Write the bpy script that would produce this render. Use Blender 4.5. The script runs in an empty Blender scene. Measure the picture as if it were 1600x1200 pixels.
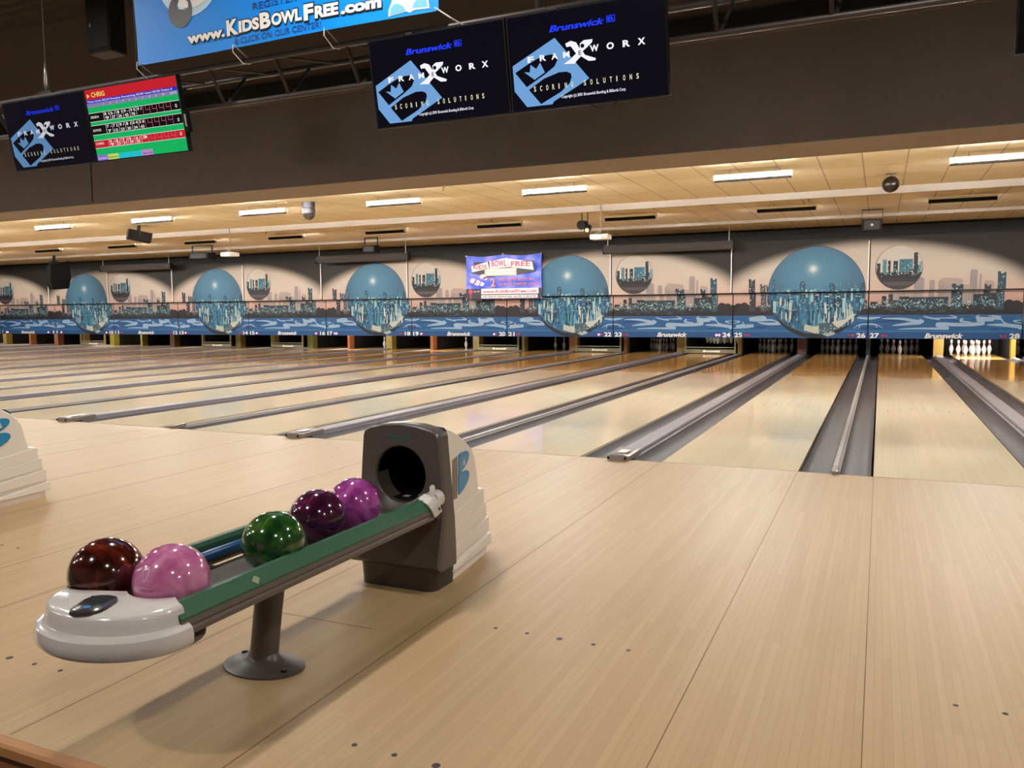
import bpy, math, random
from math import sin, cos, pi, radians, sqrt
from mathutils import Vector, Matrix
scene = bpy.context.scene
COL = scene.collection

# ------------------------------------------------------------------ camera
CAMLOC = Vector((0.2755, -6.487, 1.228))
YAW, PITCH, ROLL, FPX = 0.4239, -0.0879, -0.0078, 1272.74
def cam_axes():
    cy, sy = cos(YAW), sin(YAW)
    f = Vector((-sy*cos(PITCH), cy*cos(PITCH), sin(PITCH)))
    r = Vector((cy, sy, 0)); u = r.cross(f)
    return cos(ROLL)*r + sin(ROLL)*u, -sin(ROLL)*r + cos(ROLL)*u, f
_r, _u, _f = cam_axes()
cd = bpy.data.cameras.new('camera'); cam = bpy.data.objects.new('camera', cd); COL.objects.link(cam)
cd.sensor_fit = 'HORIZONTAL'; cd.sensor_width = 36; cd.lens = FPX/1600*36
cd.clip_start = 0.05; cd.clip_end = 200
cam.matrix_world = Matrix(((_r.x, _u.x, -_f.x, CAMLOC.x), (_r.y, _u.y, -_f.y, CAMLOC.y), (_r.z, _u.z, -_f.z, CAMLOC.z), (0, 0, 0, 1)))
scene.camera = cam

# ------------------------------------------------------------------ world, exposure
w = bpy.data.worlds.new('world'); scene.world = w; w.use_nodes = True
w.node_tree.nodes['Background'].inputs[0].default_value = (1.0, 0.80, 0.62, 1)
w.node_tree.nodes['Background'].inputs[1].default_value = 0.05
scene.view_settings.view_transform = 'Standard'; scene.view_settings.look = 'None'
scene.view_settings.exposure = 0.0; scene.view_settings.gamma = 1.0
scene.view_settings.use_curve_mapping = False

# light strengths
TUBE_HID, TUBE_1, TUBE_2 = 150.0, 620.0, 560.0       # emission of the fluorescent tubes
BAY = 475.0                                         # emission of the round lamps over the approach
LCOL = (1.0, 0.96, 0.91)

# ------------------------------------------------------------------ helpers
def lin(h):
    h = h.lstrip('#'); o = []
    for i in (0, 2, 4):
        c = int(h[i:i+2], 16)/255
        o.append(c/12.92 if c <= .04045 else ((c+.055)/1.055)**2.4)
    return (o[0], o[1], o[2], 1)
MATS = {}
def mat(name, hexc, rough=.5, metal=0., coat=0., spec=.5, vary=0., vscale=20., bump=0., coatr=.03):
    if name in MATS: return MATS[name]
    m = bpy.data.materials.new(name); m.use_nodes = True; nt = m.node_tree; b = nt.nodes['Principled BSDF']
    c = lin(hexc)
    b.inputs['Base Color'].default_value = c; b.inputs['Roughness'].default_value = rough
    b.inputs['Metallic'].default_value = metal; b.inputs['Coat Weight'].default_value = coat
    b.inputs['Coat Roughness'].default_value = coatr; b.inputs['Specular IOR Level'].default_value = spec
    if vary or bump:
        tc = nt.nodes.new('ShaderNodeTexCoord'); n = nt.nodes.new('ShaderNodeTexNoise')
        n.inputs['Scale'].default_value = vscale; n.inputs['Detail'].default_value = 4
        nt.links.new(tc.outputs['Object'], n.inputs['Vector'])
        if vary:
            mx = nt.nodes.new('ShaderNodeMix'); mx.data_type = 'RGBA'
            mx.inputs[6].default_value = tuple(x*(1-vary) for x in c[:3])+(1,)
            mx.inputs[7].default_value = tuple(min(1, x*(1+vary)) for x in c[:3])+(1,)
            nt.links.new(n.outputs['Fac'], mx.inputs[0]); nt.links.new(mx.outputs[2], b.inputs['Base Color'])
        if bump:
            bp = nt.nodes.new('ShaderNodeBump'); bp.inputs['Strength'].default_value = bump; bp.inputs['Distance'].default_value = .01
            nt.links.new(n.outputs['Fac'], bp.inputs['Height']); nt.links.new(bp.outputs['Normal'], b.inputs['Normal'])
    MATS[name] = m; return m
def emis(name, hexc, s=1., base='#000000'):
    if name in MATS: return MATS[name]
    m = bpy.data.materials.new(name); m.use_nodes = True; b = m.node_tree.nodes['Principled BSDF']
    b.inputs['Base Color'].default_value = lin(base); b.inputs['Roughness'].default_value = .15
    b.inputs['Emission Color'].default_value = lin(hexc) if isinstance(hexc, str) else (*hexc, 1)
    b.inputs['Emission Strength'].default_value = s
    MATS[name] = m; return m

def dimh(h, k=.60):
    o = '#'
    for c in lin(h)[:3]:
        c *= k; c = 12.92*c if c <= .0031308 else 1.055*c**(1/2.4)-.055; o += '%02x' % round(c*255)
    return o
class MB:
    def __init__(s): s.v = []; s.f = []; s.m = []; s.mats = []
    def mi(s, m):
        if m is None: return 0
        if m not in s.mats: s.mats.append(m)
        return s.mats.index(m)
    def add(s, vs, fs, m=None):
        o = len(s.v); s.v += [tuple(p) for p in vs]; k = s.mi(m)
        for f in fs: s.f.append(tuple(i+o for i in f)); s.m.append(k)
    def box(s, x0, x1, y0, y1, z0, z1, m=None, T=None):
        vs = [Vector(p) for p in ((x0,y0,z0),(x1,y0,z0),(x1,y1,z0),(x0,y1,z0),(x0,y0,z1),(x1,y0,z1),(x1,y1,z1),(x0,y1,z1))]
        if T is not None: vs = [T @ p for p in vs]
        s.add(vs, [(0,3,2,1),(4,5,6,7),(0,1,5,4),(1,2,6,5),(2,3,7,6),(3,0,4,7)], m); return s
    def rings(s, rows, close=True, caps=(1, 1), m=None):
        n = len(rows[0]); vs = [p for r in rows for p in r]; fs = []
        for i in range(len(rows)-1):
            for j in range(n if close else n-1):
                a = i*n+j; b = i*n+(j+1) % n; fs.append((a, b, b+n, a+n))
        if caps[0]: fs.append(tuple(range(n-1, -1, -1)))
        if caps[1]: fs.append(tuple((len(rows)-1)*n+j for j in range(n)))
        s.add(vs, fs, m); return s
    def tube(s, path, r, n=10, m=None, caps=(1, 1)):
        P = [Vector(p) for p in path]; rows = []
        for i, p in enumerate(P):
            d = (P[min(i+1, len(P)-1)]-P[max(i-1, 0)]).normalized()
            a = d.cross(Vector((0, 0, 1)));
            if a.length < 1e-3: a = d.cross(Vector((1, 0, 0)))
            a.normalize(); b = d.cross(a); rr = r[i] if isinstance(r, (list, tuple)) else r
            rows.append([p+rr*(cos(2*pi*k/n)*a+sin(2*pi*k/n)*b) for k in range(n)])
        return s.rings(rows, True, caps, m)
    def lathe(s, prof, c=(0, 0, 0), n=20, m=None, sx=1, sy=1, T=None):
        rows = [[Vector((c[0]+r*cos(2*pi*k/n)*sx, c[1]+r*sin(2*pi*k/n)*sy, c[2]+z)) for k in range(n)] for r, z in prof]
        if T is not None: rows = [[T @ p for p in r] for r in rows]
        return s.rings(rows, True, (1, 1), m)
    def prism_y(s, pts, y0, y1, m=None):          # closed (x,z) outline run along Y
        return s.rings([[(x, y0, z) for x, z in pts], [(x, y1, z) for x, z in pts]], True, (1, 1), m)
    def prism_x(s, pts, x0, x1, m=None):
        return s.rings([[(x0, y, z) for y, z in pts], [(x1, y, z) for y, z in pts]], True, (1, 1), m)
    def sphere(s, c, r, n=32, k=16, m=None, sz=1):
        rows = []
        for i in range(1, k):
            t = pi*i/k; rows.append([(c[0]+r*sin(t)*cos(2*pi*j/n), c[1]+r*sin(t)*sin(2*pi*j/n), c[2]-r*cos(t)*sz) for j in range(n)])
        o = len(s.v); s.rings(rows, True, (0, 0), m); q = s.mi(m)
        s.v += [(c[0], c[1], c[2]-r*sz), (c[0], c[1], c[2]+r*sz)]; a, b = len(s.v)-2, len(s.v)-1
        for j in range(n):
            s.f.append((a, o+(j+1) % n, o+j)); s.m.append(q)
            s.f.append((b, o+(k-2)*n+j, o+(k-2)*n+(j+1) % n)); s.m.append(q)
        return s
    def flat(s, poly, y, m=None, f=None):          # polygon in the XZ plane facing -Y
        f = f or (lambda x, z, y: (x, y, z))
        if len(poly) < 3: return s
        a = sum(poly[i][0]*poly[(i+1) % len(poly)][1]-poly[(i+1) % len(poly)][0]*poly[i][1] for i in range(len(poly)))
        p = poly if a > 0 else poly[::-1]
        s.add([f(x, z, y) for x, z in p], [tuple(range(len(p)))], m); return s
    def build(s, name, m=None, parent=None, smooth=False, auto=None, bevel=0, kind=None, loc=None):
        me = bpy.data.meshes.new(name); me.from_pydata(s.v, [], s.f)
        ms = s.mats or [m]
        for q in ms: me.materials.append(q)
        if s.mats: me.polygons.foreach_set('material_index', s.m)
        me.update()
        if smooth: me.polygons.foreach_set('use_smooth', [True]*len(me.polygons))
        if auto: me.set_sharp_from_angle(angle=radians(auto))
        o = bpy.data.objects.new(name, me); COL.objects.link(o)
        if parent: o.parent = parent
        if loc is not None: o.location = loc
        if bevel:
            b = o.modifiers.new('bevel', 'BEVEL'); b.width = bevel; b.segments = 3; b.limit_method = 'ANGLE'; b.angle_limit = radians(40)
        if kind: o['kind'] = kind
        return o
def empty(name, loc=(0, 0, 0), rz=0):
    o = bpy.data.objects.new(name, None); COL.objects.link(o); o.location = loc; o.rotation_euler.z = rz
    o.empty_display_size = .1; return o
def tag(o, label=None, cat=None, group=None, kind=None):
    if label: o['label'] = label
    if cat: o['category'] = cat
    if group: o['group'] = group
    if kind: o['kind'] = kind
    return o
def copy_tree(o, parent=None):
    c = o.copy(); COL.objects.link(c); c.parent = parent
    for ch in list(KIDS.get(o.name, [])) or [x for x in o.children]: copy_tree(ch, c)
    return c
KIDS = {}
_tc = {}
def text2d(s, size=1., bold=0., shear=0., align='LEFT', sx=1.):
    key = (s, size, bold, shear, align, sx)
    if key in _tc: return _tc[key]
    cu = bpy.data.curves.new('t', 'FONT'); cu.body = s; cu.size = size; cu.offset = bold; cu.shear = shear; cu.align_x = align
    cu.resolution_u = 3
    ob = bpy.data.objects.new('t', cu); me = bpy.data.meshes.new_from_object(ob)
    vs = [(v.co.x*sx, v.co.y) for v in me.vertices]; fs = [tuple(p.vertices) for p in me.polygons]
    bpy.data.objects.remove(ob); bpy.data.curves.remove(cu); bpy.data.meshes.remove(me)
    _tc[key] = (vs, fs); return vs, fs
def text(mb, s, x, z, y, height, m=None, width=None, bold=0., shear=0., align='LEFT', f=None):
    """lettering whose capitals are `height` tall (and `width` wide in all) in the XZ plane"""
    f = f or (lambda x, z, y: (x, y, z))
    vs, fs = text2d(s, 1., bold, shear, 'LEFT', 1.)
    if not vs: return
    x0 = min(v[0] for v in vs); x1 = max(v[0] for v in vs); k = height/.70
    kx = (width/(x1-x0)) if width else k
    wd = (x1-x0)*kx; ox = {'LEFT': 0, 'CENTER': -wd/2, 'RIGHT': -wd}[align]
    out = [f(x+ox+(a-x0)*kx, z+b*k, y) for a, b in vs]
    fs2 = []
    for q in fs:
        a = sum(vs[q[i]][0]*vs[q[(i+1) % len(q)]][1]-vs[q[(i+1) % len(q)]][0]*vs[q[i]][1] for i in range(len(q)))
        fs2.append(q if a > 0 else q[::-1])
    mb.add(out, fs2, m)
def clip(poly, inside, cut):
    out = []
    for i in range(len(poly)):
        a, b = poly[i], poly[(i+1) % len(poly)]; ia, ib = inside(a), inside(b)
        if ia: out.append(a)
        if ia != ib: out.append(cut(a, b))
    return out
def clip_line(poly, nx, nz, d):                    # keep nx*x + nz*z <= d
    g = lambda p: nx*p[0]+nz*p[1]-d
    def cut(a, b):
        ga, gb = g(a), g(b); t = ga/(ga-gb); return (a[0]+(b[0]-a[0])*t, a[1]+(b[1]-a[1])*t)
    return clip(poly, lambda p: g(p) <= 0, cut)
def circle(cx, cz, r, n=56, rz=None): return [(cx+r*cos(2*pi*i/n), cz+(rz or r)*sin(2*pi*i/n)) for i in range(n)]
def clip_circle(poly, cx, cz, r, n=40):
    for i in range(n):
        a = 2*pi*i/n; poly = clip_line(poly, cos(a), sin(a), cos(a)*cx+sin(a)*cz+r*.998)
        if len(poly) < 3: return []
    return poly
def rect(x0, x1, z0, z1): return [(x0, z0), (x1, z0), (x1, z1), (x0, z1)]

# ------------------------------------------------------------------ dimensions
L, N, W = 1.0541, 0.5283, 0.7075
P = 2*L+N+W                                        # pitch of a pair of lanes
GW = .222
def lane_x(n):
    k = (27-n)//2 if n % 2 else (28-n)//2
    return -P*k+N/2+L/2 if n % 2 else -P*k+P-N/2-L/2
LANES = range(5, 31)
_W = 'zero one two three four five six seven eight nine ten eleven twelve thirteen fourteen fifteen sixteen seventeen eighteen nineteen'.split()
def nw(n): return _W[n] if n < 20 else {2: 'twenty', 3: 'thirty'}[n//10]+('-'+_W[n % 10] if n % 10 else '')
XL, XR = -38.6, 8.2

# ------------------------------------------------------------------ materials
def wood(name, c1, c2, seam, rough, coat, row=.0265, bw=1.3, spec=.5, bias=0.):
    m = bpy.data.materials.new(name); m.use_nodes = True; nt = m.node_tree; b = nt.nodes['Principled BSDF']
    tc = nt.nodes.new('ShaderNodeTexCoord'); mp = nt.nodes.new('ShaderNodeMapping'); mp.inputs['Rotation'].default_value = (0, 0, pi/2)
    br = nt.nodes.new('ShaderNodeTexBrick'); br.offset = .37; br.inputs['Scale'].default_value = 1
    br.inputs['Color1'].default_value = lin(c1); br.inputs['Color2'].default_value = lin(c2); br.inputs['Mortar'].default_value = lin(seam)
    br.inputs['Mortar Size'].default_value = .0005; br.inputs['Mortar Smooth'].default_value = .3; br.inputs['Bias'].default_value = bias
    br.inputs['Brick Width'].default_value = bw; br.inputs['Row Height'].default_value = row
    nt.links.new(tc.outputs['Object'], mp.inputs['Vector']); nt.links.new(mp.outputs['Vector'], br.inputs['Vector'])
    mp2 = nt.nodes.new('ShaderNodeMapping'); mp2.inputs['Scale'].default_value = (60, 1.6, 1)
    nz = nt.nodes.new('ShaderNodeTexNoise'); nz.inputs['Scale'].default_value = 1; nz.inputs['Detail'].default_value = 3
    nt.links.new(tc.outputs['Object'], mp2.inputs['Vector']); nt.links.new(mp2.outputs['Vector'], nz.inputs['Vector'])
    rp = nt.nodes.new('ShaderNodeMapRange'); rp.inputs[1].default_value = .3; rp.inputs[2].default_value = .7; rp.inputs[3].default_value = .97; rp.inputs[4].default_value = 1.02
    nt.links.new(nz.outputs['Fac'], rp.inputs[0])
    mx = nt.nodes.new('ShaderNodeVectorMath'); mx.operation = 'SCALE'
    nt.links.new(br.outputs['Color'], mx.inputs[0]); nt.links.new(rp.outputs[0], mx.inputs['Scale'])
    nt.links.new(mx.outputs[0], b.inputs['Base Color'])
    b.inputs['Roughness'].default_value = rough; b.inputs['Coat Weight'].default_value = coat; b.inputs['Coat Roughness'].default_value = .02
    b.inputs['Specular IOR Level'].default_value = spec
    MATS[name] = m; return m
M_FLOOR = wood('approach_maple', '#b2956c', '#ac8e65', '#947650', .48, .0, spec=.35)
M_LANE = wood('lane_maple', '#f8e6c6', '#f4e0bc', '#e2caa0', .09, .0, spec=.16)
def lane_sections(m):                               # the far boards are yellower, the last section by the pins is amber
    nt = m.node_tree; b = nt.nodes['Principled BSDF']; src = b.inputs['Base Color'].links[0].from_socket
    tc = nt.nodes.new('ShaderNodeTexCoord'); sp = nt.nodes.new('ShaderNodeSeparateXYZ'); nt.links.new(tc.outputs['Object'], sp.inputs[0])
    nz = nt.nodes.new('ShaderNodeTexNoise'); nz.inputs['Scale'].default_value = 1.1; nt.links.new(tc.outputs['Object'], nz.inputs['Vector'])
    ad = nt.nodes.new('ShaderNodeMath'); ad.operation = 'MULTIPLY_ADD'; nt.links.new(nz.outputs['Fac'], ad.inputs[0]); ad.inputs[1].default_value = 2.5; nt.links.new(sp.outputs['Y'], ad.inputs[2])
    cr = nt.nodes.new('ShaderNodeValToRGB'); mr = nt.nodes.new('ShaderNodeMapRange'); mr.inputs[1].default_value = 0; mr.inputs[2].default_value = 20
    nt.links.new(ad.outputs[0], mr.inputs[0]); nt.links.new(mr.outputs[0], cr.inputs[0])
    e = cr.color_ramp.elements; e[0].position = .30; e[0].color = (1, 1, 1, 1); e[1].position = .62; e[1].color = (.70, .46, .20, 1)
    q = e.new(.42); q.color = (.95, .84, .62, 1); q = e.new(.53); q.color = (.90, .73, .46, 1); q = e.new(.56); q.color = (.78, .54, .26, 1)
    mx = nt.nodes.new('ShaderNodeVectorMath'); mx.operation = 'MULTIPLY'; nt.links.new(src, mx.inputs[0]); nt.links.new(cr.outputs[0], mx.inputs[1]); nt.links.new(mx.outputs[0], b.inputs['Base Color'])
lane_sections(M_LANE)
M_BLACK = mat('black_plastic', '#0b0a0a', .6, spec=.3)
M_DARKGREY = mat('hood_grey', '#57504a', .32, vary=.05, vscale=60, bump=.04)
M_BEIGE = mat('hood_beige', '#e6dccf', .42, vary=.02, vscale=8)
M_PODGREY = mat('pod_grey', '#cbc5bf', .16, coat=.5)
M_GREEN = mat('green_rail', '#24543a', .42, vary=.06, vscale=30)
M_BLUETUBE = mat('blue_bumper', '#0f4a78', .35)
M_RAILGREY = mat('rail_grey', '#5f564e', .4, vary=.05)
M_BED = mat('bed_grey', '#5d5550', .45, vary=.12, vscale=18)
M_BLUE = mat('emblem_blue', '#1583b4', .3)
M_WHITE = mat('white_plastic', '#c9c4ba', .35)
M_GUT = mat('gutter_grey', '#4b474c', .6, vary=.10, vscale=5)
M_CAP = mat('cap_grey', '#8e888e', .5, vary=.08, vscale=6)
M_CAPN = mat('narrow_cap_grey', '#b9b2ae', .35, vary=.06, vscale=6)
M_CAPEND = mat('cap_end_taupe', '#857a72', .35, vary=.12, vscale=20)
M_DARK = mat('dark_gap', '#060505', .8)
M_FASCIA = mat('fascia_brown', '#645a55', .75, vary=.12, vscale=3, bump=.15)
M_SOFFIT = mat('soffit_brown', '#7b6b60', .7, vary=.04, vscale=3)
M_BACK = mat('back_wall_charcoal', '#1d1b1b', .8, vary=.08, vscale=2)
M_METAL = mat('truss_metal', '#4a4340', .45, .5)
M_TV = mat('bezel_black', '#0a0a0b', .65, spec=.2)
M_PIN = mat('pin_white', '#eeeae2', .2, coat=.5)
M_RED = mat('pin_red', '#c02036', .3)

# ------------------------------------------------------------------ setting
MB().box(XL, XR, -5.012, 0, -.06, 0).build('floor', M_FLOOR, kind='structure')
MB().box(XL, XR, -12, -5.0125, -.36, -.30).build('floor_concourse', mat('concourse_floor', '#3a2d24', .7), kind='structure')
tr = MB(); tr.box(XL, XR, -5.03, -5.012, -.32, -.03); tr.build('trim_1', mat('riser_wood', '#8a5530', .4, vary=.2, vscale=12), kind='structure')
tr = MB(); tr.prism_x([(-5.05, -.035), (-5.05, -.008), (-5.043, 0), (-5.013, 0), (-5.013, -.035)], XL, XR); tr.build('trim_2', mat('nosing_wood', '#b07a48', .35, vary=.12, vscale=14), kind='structure')
MB().box(XL, XR, 0, 20.2, -.22, -.16).build('floor_lane_bed', M_DARK, kind='structure')
# ceiling over the lanes
mc = bpy.data.materials.new('ceiling_tile'); mc.use_nodes = True; nt = mc.node_tree; b = nt.nodes['Principled BSDF']; b.inputs['Roughness'].default_value = .85
tc = nt.nodes.new('ShaderNodeTexCoord'); mp = nt.nodes.new('ShaderNodeMapping'); mp.inputs['Rotation'].default_value = (0, 0, pi/2); mp.inputs['Location'].default_value = (.3, .03, 0)
br = nt.nodes.new('ShaderNodeTexBrick'); br.offset = 0; br.inputs['Scale'].default_value = 1
for k, h in (('Color1', '#ecdfbf'), ('Color2', '#e6d8b6'), ('Mortar', '#b8aa8c')): br.inputs[k].default_value = lin(h)
br.inputs['Mortar Size'].default_value = .012; br.inputs['Mortar Smooth'].default_value = .2; br.inputs['Brick Width'].default_value = 1.22; br.inputs['Row Height'].default_value = .61
nt.links.new(tc.outputs['Object'], mp.inputs['Vector']); nt.links.new(mp.outputs['Vector'], br.inputs['Vector']); nt.links.new(br.outputs['Color'], b.inputs['Base Color'])
MB().box(XL, XR, 4.9, 17.3, 3.46, 3.5).build('ceiling', mc, kind='structure')
# soffit and fascia above the foul line
MB().box(XL, XR, 4.0, 5.0, 3.215, 3.27).build('trim_3', M_SOFFIT, kind='structure')
fa = MB(); fa.box(XL, XR, 3.97, 4.02, 3.216, 4.53); fa.build('wall_fascia', M_FASCIA, kind='structure')
MB().box(XL, XR, 4.02, 4.1, 3.27, 6.55).build('wall_upper', M_FASCIA, kind='structure')
MB().box(-12.68, -12.66, 3.962, 3.97, 3.25, 4.53).build('trim_4', M_DARK, kind='structure')
MB().box(XL, XR, 3.95, 4.02, 4.655, 4.82).build('trim_5', M_DARK, kind='structure')
MB().box(XL, XR, 3.93, 4.02, 4.53, 4.56).build('trim_6', mat('ledge_grey', '#6a5d52', .5), kind='structure')
# corrugated deck over the concourse
dk = MB(); rows = [[], []]
pts = []
y = -12.0
while y < 4.1:
    pts += [(y, 6.45), (y+.09, 6.45), (y+.12, 6.51), (y+.21, 6.51)]; y += .24
pts = pts+[(4.1, 6.6), (-12, 6.6)]
dk.prism_x(pts, XL, XR); dk.build('ceiling_deck', mat('deck_metal', '#3a322c', .5, .2), kind='structure')
MB().box(XL-.1, XL, -12, 20.2, -.4, 6.6).build('wall_left', M_FASCIA, kind='structure')
MB().box(XR, XR+.1, -12, 20.2, -.4, 6.6).build('wall_right', M_FASCIA, kind='structure')
MB().box(XL, XR, -12.1, -12, -.4, 6.6).build('wall_rear', M_FASCIA, kind='structure')
MB().box(XL, XR, 17.2, 17.3, .9, 3.46).build('wall_back', M_BACK, kind='structure')
MB().box(XL, XR, 20.1, 20.2, -.2, .9).build('wall_pit', M_DARK, kind='structure')
MB().box(XL, XR, 17.2, 20.2, .84, .9).build('ceiling_pit', M_DARK, kind='structure')
# the two hanging baffles that run across the lanes
for nm, yy, zb in (('trim_7', 10.12, 3.33), ('trim_8', 14.6, 3.385)):
    MB().box(XL, XR, yy, yy+.05, zb, 3.459).build(nm, mat('baffle_cream', '#a89c90', .4), kind='structure')
# approach board seams and marker dots (inlaid in the floor)
sm = MB()
xs = []
k = -2
while -P*k > -1e9 and k < 11:
    for x in (-P*k-N/2, -P*k+N/2, -P*k-P/2-W/2, -P*k-P/2+W/2): xs.append(x)
    k += 1
for x in xs: sm.box(x-.0015, x+.0015, -5.0, -.002, -.001, .0006)
sm.box(XL, XR, -.004, 0, -.001, .0008)
for x in (-2.05, -5.4, -8.7, 1.35): sm.box(x-.02, x+.55, -3.905, -3.902, -.001, .0006)
sm.build('trim_9', mat('seam_brown', '#6b4c2e', .6), kind='structure')
dt = MB()
for n in LANES:
    for yy in (-3.705, -4.645):
        for i in range(-2, 3):
            r = .0085 if i else .0125
            dt.lathe([(r, 0), (r, .0008)], (lane_x(n)+i*.1335, yy, 0), 10)
    for yy in (-3.705,):
        pass
dt.build('trim_10', mat('dot_dark', '#2a1c12', .5), kind='structure')

# ------------------------------------------------------------------ lanes, gutters, dividers
lane0 = MB().box(-L/2, L/2, .004, 19.3, -.05, 0).build('bowling_lane', M_LANE)
for i, yy in zip(range(-3, 4), (4.31, 4.45, 4.60, 4.725, 4.60, 4.45, 4.31)):
    x = i*.1335; arm = MB(); arm.add([(x-.014, yy-.07, .0006), (x+.014, yy-.07, .0006), (x, yy+.08, .0006)], [(0, 1, 2)])
    arm.build('arrow_marker', mat('arrow_brown', '#5a3a20', .4), lane0)
def ug(x, s):                                       # gutter outline
    o = []
    for i in range(13):
        t = -1+2*i/12; o.append((x+t*GW/2, -.012-.078*sqrt(max(0, 1-t*t*.96))))
    return [(x-GW/2, -.012)]+o[1:-1]+[(x+GW/2, -.012)]
g = MB(); top = ug(0, 0); bot = [(x*1.02, z-.012) for x, z in top][::-1]
rws = []
for yy in (.03, 19.2):
    rws.append([(x, yy, z) for x, z in top+bot])
g.rings(rws, True, (1, 1)); gut0 = g.build('gutter', M_GUT, smooth=True, auto=50)
for yy in (10.85, 15.8):
    jg = MB()
    jg.rings([[(x*.97, yy, z+.004) for x, z in top], [(x*.97, yy+.10, z+.004) for x, z in top], [(x*.97, yy+.10, z+.0015) for x, z in top], [(x*.97, yy, z+.0015) for x, z in top], [(x*.97, yy, z+.004) for x, z in top]], False, (0, 0))
    jg.build('joint_strip', mat('joint_metal', '#8b95a8', .25, .6), gut0, smooth=True, auto=40)
first = True
for n in reversed(LANES):
    if first: o = lane0
    else: o = copy_tree(lane0)
    o.location = (lane_x(n), 0, 0)
    tag(o, f'pale glossy maple bowling lane running to the pins under number {nw(n)}', 'bowling lane', 'bowling lanes')
    for s, sd in ((-1, 'left'), (1, 'right')):
        q = gut0 if (first and s == -1) else copy_tree(gut0)
        q.location = (lane_x(n)+s*(L/2+.018+GW/2), 0, 0)
        tag(q, f'grey plastic gutter along the {sd} edge of lane {nw(n)}', 'gutter', 'gutters beside the lanes')
    first = False
# wide covers over the ball track (inside a pair) and narrow caps (between pairs)
def wide_cover(n):                                  # between lanes n and n+1
    x = (lane_x(n)+lane_x(n+1))/2; t = empty('ball_track_cover', (x, 0, 0)); h = W/2-GW-.018-.012
    m = MB(); m.prism_y([(-h, -.14), (-h, -.004), (-h+.02, -.002), (-h+.022, .028), (-h+.03, .036), (h-.03, .036), (h-.022, .028), (h-.02, -.002), (h, -.004), (h, -.14)], .12, 17.2)
    m.build('cover', M_CAP, t)
    e = MB(); hh = h-.005
    e.rings([[(-hh+.004, -.05, .002), (-hh+.03, -.085, .002), (hh-.03, -.085, .002), (hh-.004, -.05, .002), (hh, .30, .002), (-hh, .30, .002)],
             [(-hh+.004, -.045, .035), (-hh+.03, -.078, .046), (hh-.03, -.078, .046), (hh-.004, -.045, .035), (hh, .30, .045), (-hh, .30, .045)],
             [(-hh+.02, -.03, .042), (-hh+.045, -.055, .054), (hh-.045, -.055, .054), (hh-.02, -.03, .042), (hh-.02, .28, .054), (-hh+.02, .28, .054)]], True, (1, 1))
    e.build('end_cap', M_CAPEND, t)
    for s in (-1, 1):
        hl = MB(); hl.tube([(s*.072, -.0805, .024), (s*.072, -.088, .024)], .011, 12); hl.build('screw_hole', M_BLACK, t)
    st = MB(); st.box(-.03, .05, .02, .17, .0542, .0552); st.build('sticker', mat('sticker_white', '#e9e6e0', .5), t)
    tag(t, f'grey raised ball-track cover between lanes {nw(n)} and {nw(n+1)}', 'lane divider', 'wide covers inside the lane pairs'); return t
def narrow_cap(n):
    x = (lane_x(n)+lane_x(n+1))/2; t = empty('lane_divider_cap', (x, 0, 0)); h = N/2-GW-.018-.002
    m = MB(); m.prism_y([(-h+.004, -.14), (-h+.004, -.0105), (-h-.008, -.0105), (-h-.008, -.006), (-h+.006, -.005), (-h+.008, .018), (-h+.014, .024), (h-.014, .024), (h-.008, .018), (h-.006, -.005), (h+.008, -.006), (h+.008, -.0105), (h-.004, -.0105), (h-.004, -.14)], .13, 17.2)
    m.build('cap', M_CAPN, t)
    e = MB(); hh = h+.002
    e.rings([[(-hh, -.01, .001), (-hh*.6, -.045, .001), (hh*.6, -.045, .001), (hh, -.01, .001), (hh, .16, .001), (-hh, .16, .001)],
             [(-hh, -.01, .026), (-hh*.6, -.04, .026), (hh*.6, -.04, .026), (hh, -.01, .026), (hh*.9, .16, .034), (-hh*.9, .16, .034)],
             [(-hh*.7, .005, .032), (-hh*.4, -.015, .032), (hh*.4, -.015, .032), (hh*.7, .005, .032), (hh*.7, .15, .038), (-hh*.7, .15, .038)]], True, (1, 1))
    e.build('end_cap', M_CAPEND, t)
    tag(t, f'narrow light grey cap between lanes {nw(n)} and {nw(n+1)}', 'lane divider', 'narrow caps between the lane pairs'); return t
for n in range(29, 4, -1):
    (wide_cover if n % 2 else narrow_cap)(n)

# ------------------------------------------------------------------ kickbacks, sweeps, pins
KB = {True: ['#8a6a34', '#c08a34', '#b98a3a', '#7a5540'], False: ['#c79a3c', '#b8863a', '#c9822e']}
kcols = {25: '#6b3f2c', 27: '#a88632', 28: '#c79a34', 24: '#b8923a', 26: '#241d1a', 23: '#b09048', 22: '#c07a38', 21: '#c07a38', 20: '#b0963a',
         19: '#8f7a3a', 18: '#c0703a', 17: '#b49a34', 16: '#c0703a', 15: '#8f8a3a', 14: '#a8853a', 13: '#b0983a', 12: '#2a211c', 11: '#8a5a30', 10: '#a8983a', 9: '#a8983a', 8: '#b08f34', 7: '#c0703a', 6: '#c0703a', 5: '#b08f34', 29: '#b08f34'}
for n in range(29, 4, -1):
    x = (lane_x(n)+lane_x(n+1))/2; wd = .115 if n % 2 else .045
    t = empty('kickback', (x, 17.25, 0))
    MB().box(-wd, wd, .06, 2.6, -.1, .8).build('side_plate', mat('kickback_dark', '#15110f', .6), t)
    MB().box(-wd-.004, wd+.004, 0, .28, -.08, .8).build('front_plate', mat('kick_'+kcols[n][1:], dimh(kcols[n], .5), .5, vary=.15, vscale=6), t, bevel=.006)
    tag(t, f'painted kickback post at the pin deck between lanes {nw(n)} and {nw(n+1)}', 'kickback', 'kickback posts between the pin decks')
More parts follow.
